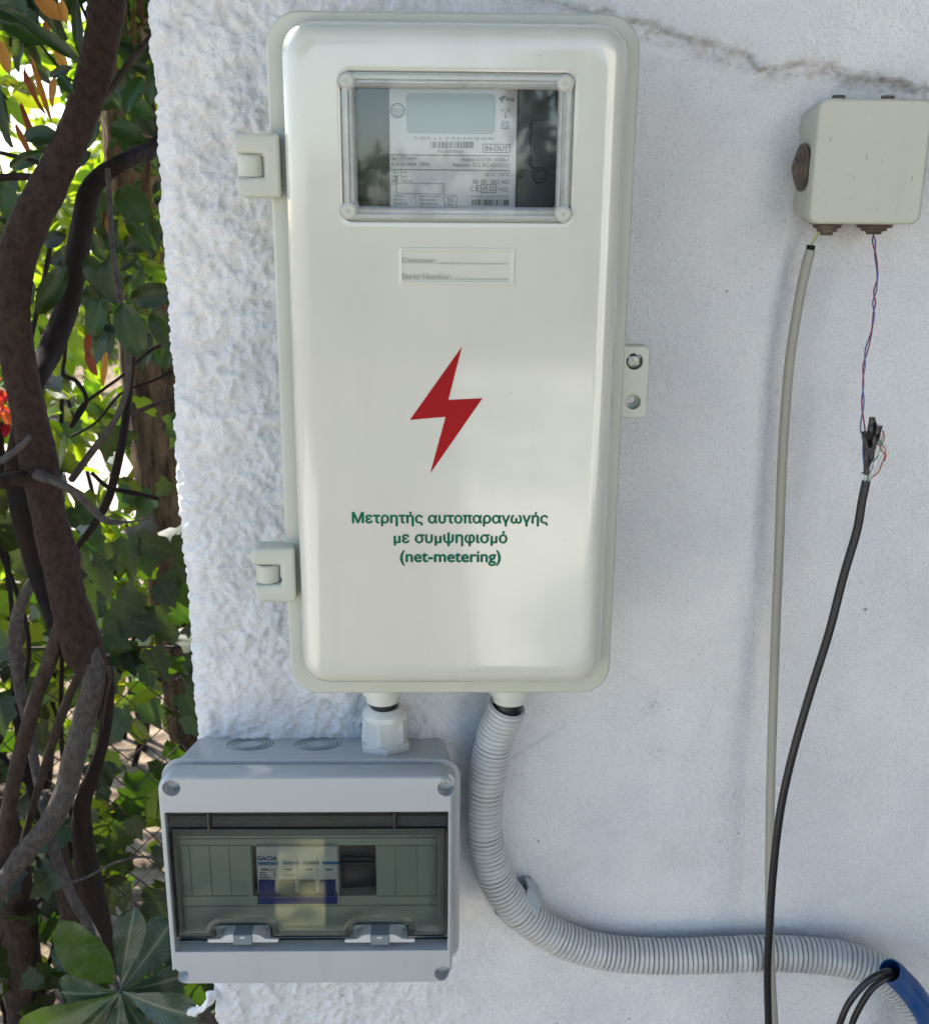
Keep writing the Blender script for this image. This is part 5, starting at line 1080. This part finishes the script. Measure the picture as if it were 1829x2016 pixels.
# crown over the top and loose foliage around the stems
keepA = lambda c_: (fbm(c_[:, 0]*3.1, c_[:, 1]*2.3+c_[:, 2]*2.9, 2, 5) > 0.47)
rosettes('crown', 620, (-2.3, 0.10, 2.02), (-0.2, 1.35, 3.0), (0.06, 0.10), (0.34, 0.46), 'far', M['leafdark'], sh)
rosettes('crown', 110, (-1.15, 0.22, 1.76), (-0.42, 0.85, 2.02), (0.06, 0.10), (0.36, 0.48), 'far', M['leafdark'], sh)  # denser leaf cluster added to block sun from the distribution box
rosettes('foliage', 110, (-1.7, 0.34, 1.15), (-0.26, 1.0, 2.0), (0.05, 0.09), (0.34, 0.46), 'ovate', M['leafdark'], sh, keep=keepA)

# --- rosette of long dusty leaves in front, under the distribution box
rs = root('leafy_sprig', tuple(at(237, 1952, 0.02)), 'rosette of long dusty green leaves at the foot of the wall beside the distribution box', 'plant')
RC = (237, 1952)
spec_ = [((261, 1797), 60, 0.02, 'leafdust', 'obovate'), ((345, 1812), 78, 0.10, 'leafdust', 'obovate'), ((116, 1828), 80, -0.01, 'leafdustg', 'ovate2'), ((112, 1962), 80, 0.03, 'leafdust', 'obovate'), ((30, 2050), 74, 0.01, 'leafdustg', 'obovate'), ((228, 2080), 56, 0.0, 'leafdust', 'obovate'),
         ((386, 2010), 74, -0.005, 'leafdust', 'obovate'), ((372, 1925), 60, 0.05, 'leafdust', 'obovate'), ((130, 2075), 60, 0.035, 'leafdust', 'obovate'), ((318, 2090), 60, 0.03, 'leafdust', 'obovate')]
TPLb = {}
def big_leaf(base, tip, wid, m_, kind):
    """one leaf with many ribs and a rolled edge"""
    prof = [(0, 0.035), (0.08, 0.05), (0.18, 0.10), (0.30, 0.20), (0.42, 0.31), (0.54, 0.41), (0.66, 0.47), (0.76, 0.485), (0.85, 0.45), (0.92, 0.36), (0.97, 0.22), (1, 0.03)]
    if kind == 'ovate2': prof = [(0, 0.035), (0.08, 0.12), (0.18, 0.28), (0.30, 0.42), (0.42, 0.5), (0.54, 0.52), (0.66, 0.5), (0.76, 0.45), (0.85, 0.37), (0.92, 0.27), (0.97, 0.16), (1, 0.03)]
    d_ = (tip-base); L_ = d_.length; d_.normalize(); nn = Vector((0.1, -1, 0.25)); sd_ = nn.cross(d_).normalized(); up2 = d_.cross(sd_); up2 = up2 if up2.y < 0 else -up2
    V = []; A = []; Fc = []; k = 9; ph = random.random()*6
    for t_, w_ in prof:
        for j in range(k):
            s_ = (j-4)/4; z_ = 0.14*abs(s_)**1.5*w_*wid-0.10*L_*t_*t_+0.03*L_*math.sin(t_*3.1)+0.0016*math.sin(t_*17+ph+s_*2)*abs(s_)+0.0009*math.sin(abs(s_)*14+t_*26)*abs(s_)
            V.append(tuple(base+d_*(t_*L_)+sd_*(s_*w_*wid)+up2*z_)); A.append(1-abs(s_) if kind else 0)
    for i in range(len(prof)-1):
        for j in range(k-1): Fc.append((i*k+j, i*k+j+1, (i+1)*k+j+1, (i+1)*k+j))
    return fast_mesh('leaf', np.array(V), np.array(Fc), m_, parent=rs, attrs={'tint': np.full(len(V), random.uniform(.35, .6)), 'vein': np.array(A), 'along': np.repeat(np.array([q[0] for q in prof]), k)})
for tip, wpx, yd, mm, kd in spec_:
    b_ = at(RC[0], RC[1], 0.015); tp = at(tip[0], tip[1], yd)
    if kd == 'ovate2': b_ = b_.lerp(tp, 0.12)
    big_leaf(b_, tp, wpx*pxs(yd, tip[1])*1.06, M[mm], kd)
v, f = tube(pth([(234, 1950, .02), (215, 1990, .06), (170, 2060, .12)], 6), 0.003, 10); mk('stalk', v, f, M['barktan'], rs)

# --- ivy on the fence
iv = root('ivy', tuple(at(250, 1700, 0.5)), 'ivy with dark green lobed leaves climbing the wire fence', 'climbing plant')
n_ = 2300; P = rng.uniform((-1.7, 0.42, 0.25), (-0.22, 0.72, 1.26), size=(n_, 3))
kp_ = (fbm(P[:, 0]*8, P[:, 2]*8, 2, 15) > 0.44) & (rng.random(n_) < np.clip((1.34-P[:, 2])*3.0, 0, 1)); P = P[kp_]; n_ = len(P)
d_ = unit(n_)*0.7+np.array([0, -0.15, -0.6]); L_ = rng.uniform(0.032, 0.062, n_); tn_ = rng.random(n_)
leaves('foliage', P, d_, unit(n_)*0.6+np.array([0, -1, 0.4]), L_, L_*rng.uniform(0.85, 1.05, n_), 'ivy', M['leafivy'], iv, tint=tn_)
ivl = [(250, 1062, 262, 1150, 52, .4), (280, 1085, 296, 1142, 56, .42), (175, 1050, 200, 1096, 60, .4), (275, 1065, 372, 1100, 60, .4), (320, 1150, 345, 1200, 58, .42), (200, 1120, 215, 1190, 54, .42), (230, 1180, 290, 1210, 70, .42), (260, 1220, 330, 1240, 80, .43), (160, 1000, 200, 1040, 50, .42), (300, 1280, 330, 1350, 60, .4), (290, 1310, 300, 1360, 50, .42), (290, 1385, 315, 1440, 64, .41), (225, 1100, 240, 1130, 40, .42), (215, 1245, 260, 1280, 60, .45), (330, 1130, 352, 1180, 50, .44)]
leafP(ivl, 'ivy', 0, iv, 'leaf_cluster', M['leafivy'])
for k in range(7):
    x = rng.uniform(-0.95, -0.3); pp = [Vector((x+rng.normal()*0.05, 0.5+rng.normal()*0.03, z)) for z in np.linspace(0.05, rng.uniform(1.0, 1.5), 7)]
    v, f = tube(catmull(pp, 6), 0.0035, 8); mk('vine', v, f, M['barkdark'], iv)

# --- wire fence
fn = root('wire_fence', (-0.9, 0.56, 0), 'rusty chain link fence behind the shrub stems', 'fence')
zt = at(300, 1275, 0.56).z; parts = []; yF = 0.56; cell = 0.052
xs0, xs1 = -2.0, 0.6
def seg(a, b, r_=0.0011):
    a = Vector(a); b = Vector(b); t_ = (b-a).normalized(); u = t_.orthogonal().normalized(); w_ = t_.cross(u); V = []
    for p in (a, b):
        for k in range(4): an = math.pi/2*k; V.append(p+(u*math.cos(an)+w_*math.sin(an))*r_)
    return V, [(k, (k+1) % 4, 4+(k+1) % 4, 4+k) for k in range(4)], 0
nz_ = int((zt-0.02)/(cell/2)); ncol = int((xs1-xs0)/cell)
for c_i in range(ncol):
    x = xs0+c_i*cell
    for r_i in range(nz_):
        z = zt-r_i*cell/2; s_ = 1 if r_i % 2 == 0 else 0
        for side in (0, 1):
            xa = x+cell*0.5*side; e0 = (xa+(0 if (r_i+side) % 2 == 0 else cell*0.5), yF+0.002*side, z); e1 = (xa+(cell*0.5 if (r_i+side) % 2 == 0 else 0), yF+0.002*side, z-cell/2)
            if e0[0] < -1.3: continue
            parts.append(seg(e0, e1))
v, f, i = join(parts); M['wire'] = mat('rusty_wire', (0.05, 0.035, 0.028), 0.7, 0.4, metal=0.3, var=0.3, vscale=50)
mk('mesh', v, f, M['wire'], fn, smooth=False, fix=False)
v, f = tube([(xs0, yF, zt), (-1.0, yF, zt-0.004), (-0.4, yF, zt+0.001), (xs1, yF, zt)], 0.0018, 8); mk('top_wire', v, f, M['wire'], fn)
for x in (-1.75, 0.3): v, f = tube([(x, yF+0.02, 0), (x, yF+0.02, zt+0.03)], 0.018, 12); mk('post', v, f, M['wire'], fn)

# --- rough trunk standing close behind the wall corner
rt = root('rough_trunk_tree', tuple(at(345, 1500, 0.95)), 'tree with a thick rough brown trunk half hidden behind the wall corner', 'tree')
zz = np.linspace(0, 3.4, 90); cx_ = at(352, 1100, 0.95).x; V = []; nA = 40
for k, z in enumerate(zz):
    lean = -0.035*(z-1.0)+0.01*math.sin(z*4); r0 = 0.062-0.006*z
    for j in range(nA):
        a = 2*math.pi*j/nA; r_ = r0*(1+0.22*(float(fbm(np.array([a*2.2+math.sin(z*2)]), np.array([z*5.0]), 4, 33)[0])-0.5)+0.16*(float(vnoise(np.array([a*5.5]), np.array([z*9.0]), 35)[0])-0.5))
        V.append((cx_+lean+r_*math.cos(a), 0.95+r_*math.sin(a), z))
Fq = np.array([(k*nA+j, k*nA+(j+1) % nA, (k+1)*nA+(j+1) % nA, (k+1)*nA+j) for k in range(len(zz)-1) for j in range(nA)])
fast_mesh('trunk', np.array(V), Fq, M['barkrough'], parent=rt)
rosettes('crown', 120, (-1.7, 0.7, 2.7), (0.3, 2.6, 3.9), (0.08, 0.12), (0.34, 0.46), 'far', M['leafdark'], rt)

# --- leafy shrubs between fence and path, trees beyond the path
def shrub(name, c_, size, n, ln, m_, label, cat='shrub', per=7, kind='far', stems=5, group=None, foot=None):
    r_ = root(name, (c_[0], c_[1], 0), label, cat, group)
    th = unit(n); rad = rng.random(n)**0.45; P = np.array(c_)+th*rad[:, None]*np.array(size); ok = fbm(P[:, 0]*2.2/size[0], P[:, 2]*2.2/size[2]+P[:, 1], 3, int(abs(c_[0])*100)) > 0.40; P = P[ok & (P[:, 2] > 0.08)]
    nn = len(P); P = np.repeat(P, per, 0); k = len(P); d_ = unit(k)+np.array([0, -.1, -.2]); L_ = rng.uniform(*ln, size=k)
    leaves('foliage', P+d_*0.01, d_, unit(k)+np.array([0, -.4, .5]), L_, L_*rng.uniform(.36, .5, k), kind, m_, r_)
    for s_ in range(stems):
        ft = foot or c_; a = Vector((ft[0]+rng.normal()*0.06*size[0], ft[1]+rng.normal()*0.06, 0)); b = Vector(tuple(np.array(c_)+unit(1)[0]*np.array(size)*0.6))
        v, f = tube(catmull([a, a.lerp(b, .4)+Vector((rng.normal()*.05, 0, .05)), b], 8), lambda s2, an: 0.02*(1-0.7*s2)*size[2], 8); mk('stem', v, f, M['barkdark'], r_)
    return r_
shrub('leafy_shrub', (-0.95, 1.35, 0.75), (0.55, 0.35, 0.8), 230, (0.05, 0.09), M['leafmid'], 'loose green shrub between the wire fence and the pale path', kind='ovate')
shrub('leafy_shrub', (-0.85, 1.9, 1.75), (0.7, 0.4, 0.45), 150, (0.06, 0.10), M['leafmid'], 'tall sunlit shrub overhanging the pale path', kind='ovate')
shrub('leafy_shrub', (-1.9, 2.1, 1.0), (0.7, 0.5, 1.0), 330, (0.06, 0.09), M['leafmid'], 'broad green shrub farther left beside the pale path')
shrub('hedge_shrub', (-3.6, 7.4, 0.75), (2.0, 0.7, 0.95), 1100, (0.08, 0.12), M['leafmid'], 'low sunlit hedge along the far side of the path', cat='hedge')
shrub('garden_tree', (-6.6, 12.0, 1.0), (2.6, 1.6, 1.0), 900, (0.14, 0.2), M['leafmid'], 'rounded garden tree beyond the hedge, farther left', cat='tree', stems=3)
shrub('garden_tree', (-2.6, 11.0, 1.4), (1.9, 1.4, 1.3), 1000, (0.14, 0.2), M['leafmid'], 'rounded garden tree beyond the hedge, nearer the wall', cat='tree', stems=3)
# red blossoms at the very left
rf = root('flowering_plant', tuple(at(-5, 900, 1.0)), 'plant with red blossoms at the far left edge behind the shrub stem', 'plant')
P = np.array([tuple(at(-2+rng.normal()*14, 800+rng.normal()*16, 1.0+rng.normal()*.02)) for _ in range(40)]); d_ = unit(40)+np.array([0, -.5, 0])
L_ = rng.uniform(.02, .035, 40); M['petal'] = mat_leaf('red_petal', (0.35, 0.02, 0.01), (0.60, 0.05, 0.03), 0.5, 0.5, ribs=0); leaves('petals', P, d_, unit(40), L_, L_*.6, 'ovate', M['petal'], rf)
a = at(0, 830, 1.0); v, f = tube([(a.x, a.y, 0), (a.x-.03, a.y, .6), (a.x, a.y, a.z)], 0.006, 8); mk('stem', v, f, M['barkdark'], rf)

# ================================================================== UNSEEN THINGS ADDED BEHIND THE CAMERA (they shape reflections, bounce and shade)
M['render'] = mat('white_render', (0.85, 0.82, 0.76), 0.8, 0.2, var=0.06, vscale=2)
hs = root('sun_bounce_wall', (2.25, -4.2, 0), 'added unseen white house wall bouncing sunlight onto the plastered wall', 'house')  # added as a bounce surface for light from the front right
def hb(name, a0, a1, d0, d1, z0, z1, m_, par=None):
    cx0, cy0 = 2.25, -4.2; tx, ty = 0.83, 0.56; nx_, ny_ = -0.56, 0.83     # along the wall, towards the cabinet
    V = [(cx0+tx*a+nx_*d_, cy0+ty*a+ny_*d_, z) for a in (a0, a1) for d_ in (d0, d1) for z in (z0, z1)]
    return mk(name, V, [(0, 1, 3, 2), (4, 6, 7, 5), (0, 4, 5, 1), (2, 3, 7, 6), (0, 2, 6, 4), (1, 5, 7, 3)], m_, par or hs, smooth=False)
hb('wall', -1.0, 1.0, -2.5, 0.0, 0.0, 3.3, M['render']); hb('roof', -1.1, 1.1, -2.6, 0.08, 3.3, 3.42, M['yard'])
fr_ = hb('door', -0.75, -0.1, 0.0, 0.04, 0.0, 2.0, M['bwhite']); hb('handle', -0.2, -0.17, 0.04, 0.07, 0.95, 1.1, M['steel'], None)
shrub('side_blocker_hedge', (2.35, -1.5, 1.4), (0.5, 1.5, 1.6), 1500, (0.12, 0.18), M['leafdark'], 'added unseen dark hedge blocking side light from the right of the yard', cat='hedge', stems=4)  # added to darken light arriving from the right
shrub('sky_blocker_tree', (0.4, -0.8, 3.15), (2.3, 1.3, 0.6), 1900, (0.12, 0.18), M['leafdark'], 'added unseen tree crown blocking overhead sky light above the yard and the wall', cat='tree', stems=2, foot=(2.1, -0.5))  # added to cut light from overhead
q_ = [(-0.380, -1.524), (-0.274, -1.524), (-0.238, -1.20), (-0.339, -1.20)]
v = [(x, y, z) for z in (0.036, 0.055) for x, y in q_]; f = [(0, 1, 2, 3), (4, 5, 6, 7)]+[(k, (k+1) % 4, 4+(k+1) % 4, 4+k) for k in range(4)]
tag(mk('sun_reflection_board', v, f, mat('sunlit_yellow', (0.52, 0.47, 0.22), 0.6, 0.4, var=0.15), smooth=False), 'added yellow board standing for sunlit ground mirrored in the smoked cover', 'board')  # added for the bright patch mirrored in the smoked cover

shrub('dapple_tree', (-1.5, -4.6, 3.1), (1.4, 2.2, 0.6), 420, (0.12, 0.18), M['leafdark'], 'added unseen loose tree crown dappling the pale ground mirrored in the cabinet door', cat='tree', stems=2, foot=(-3.0, -5.5))  # added to break up the bright ground reflection in the door
shrub('reflection_hedge', (-0.6, -10.2, 0.95), (3.2, 0.5, 1.0), 1500, (0.14, 0.20), M['leafmid'], 'added unseen hedge for the green lower reflection in the meter window', cat='hedge', stems=4)  # added to darken the lower part of the window reflection
shrub('reflection_tree', (1.75, -10.0, 2.0), (1.15, 0.6, 1.7), 900, (0.14, 0.20), M['leafdark'], 'added unseen tree darkening the right of the meter window reflection', cat='tree', stems=3)  # added to darken the right side of the window reflection
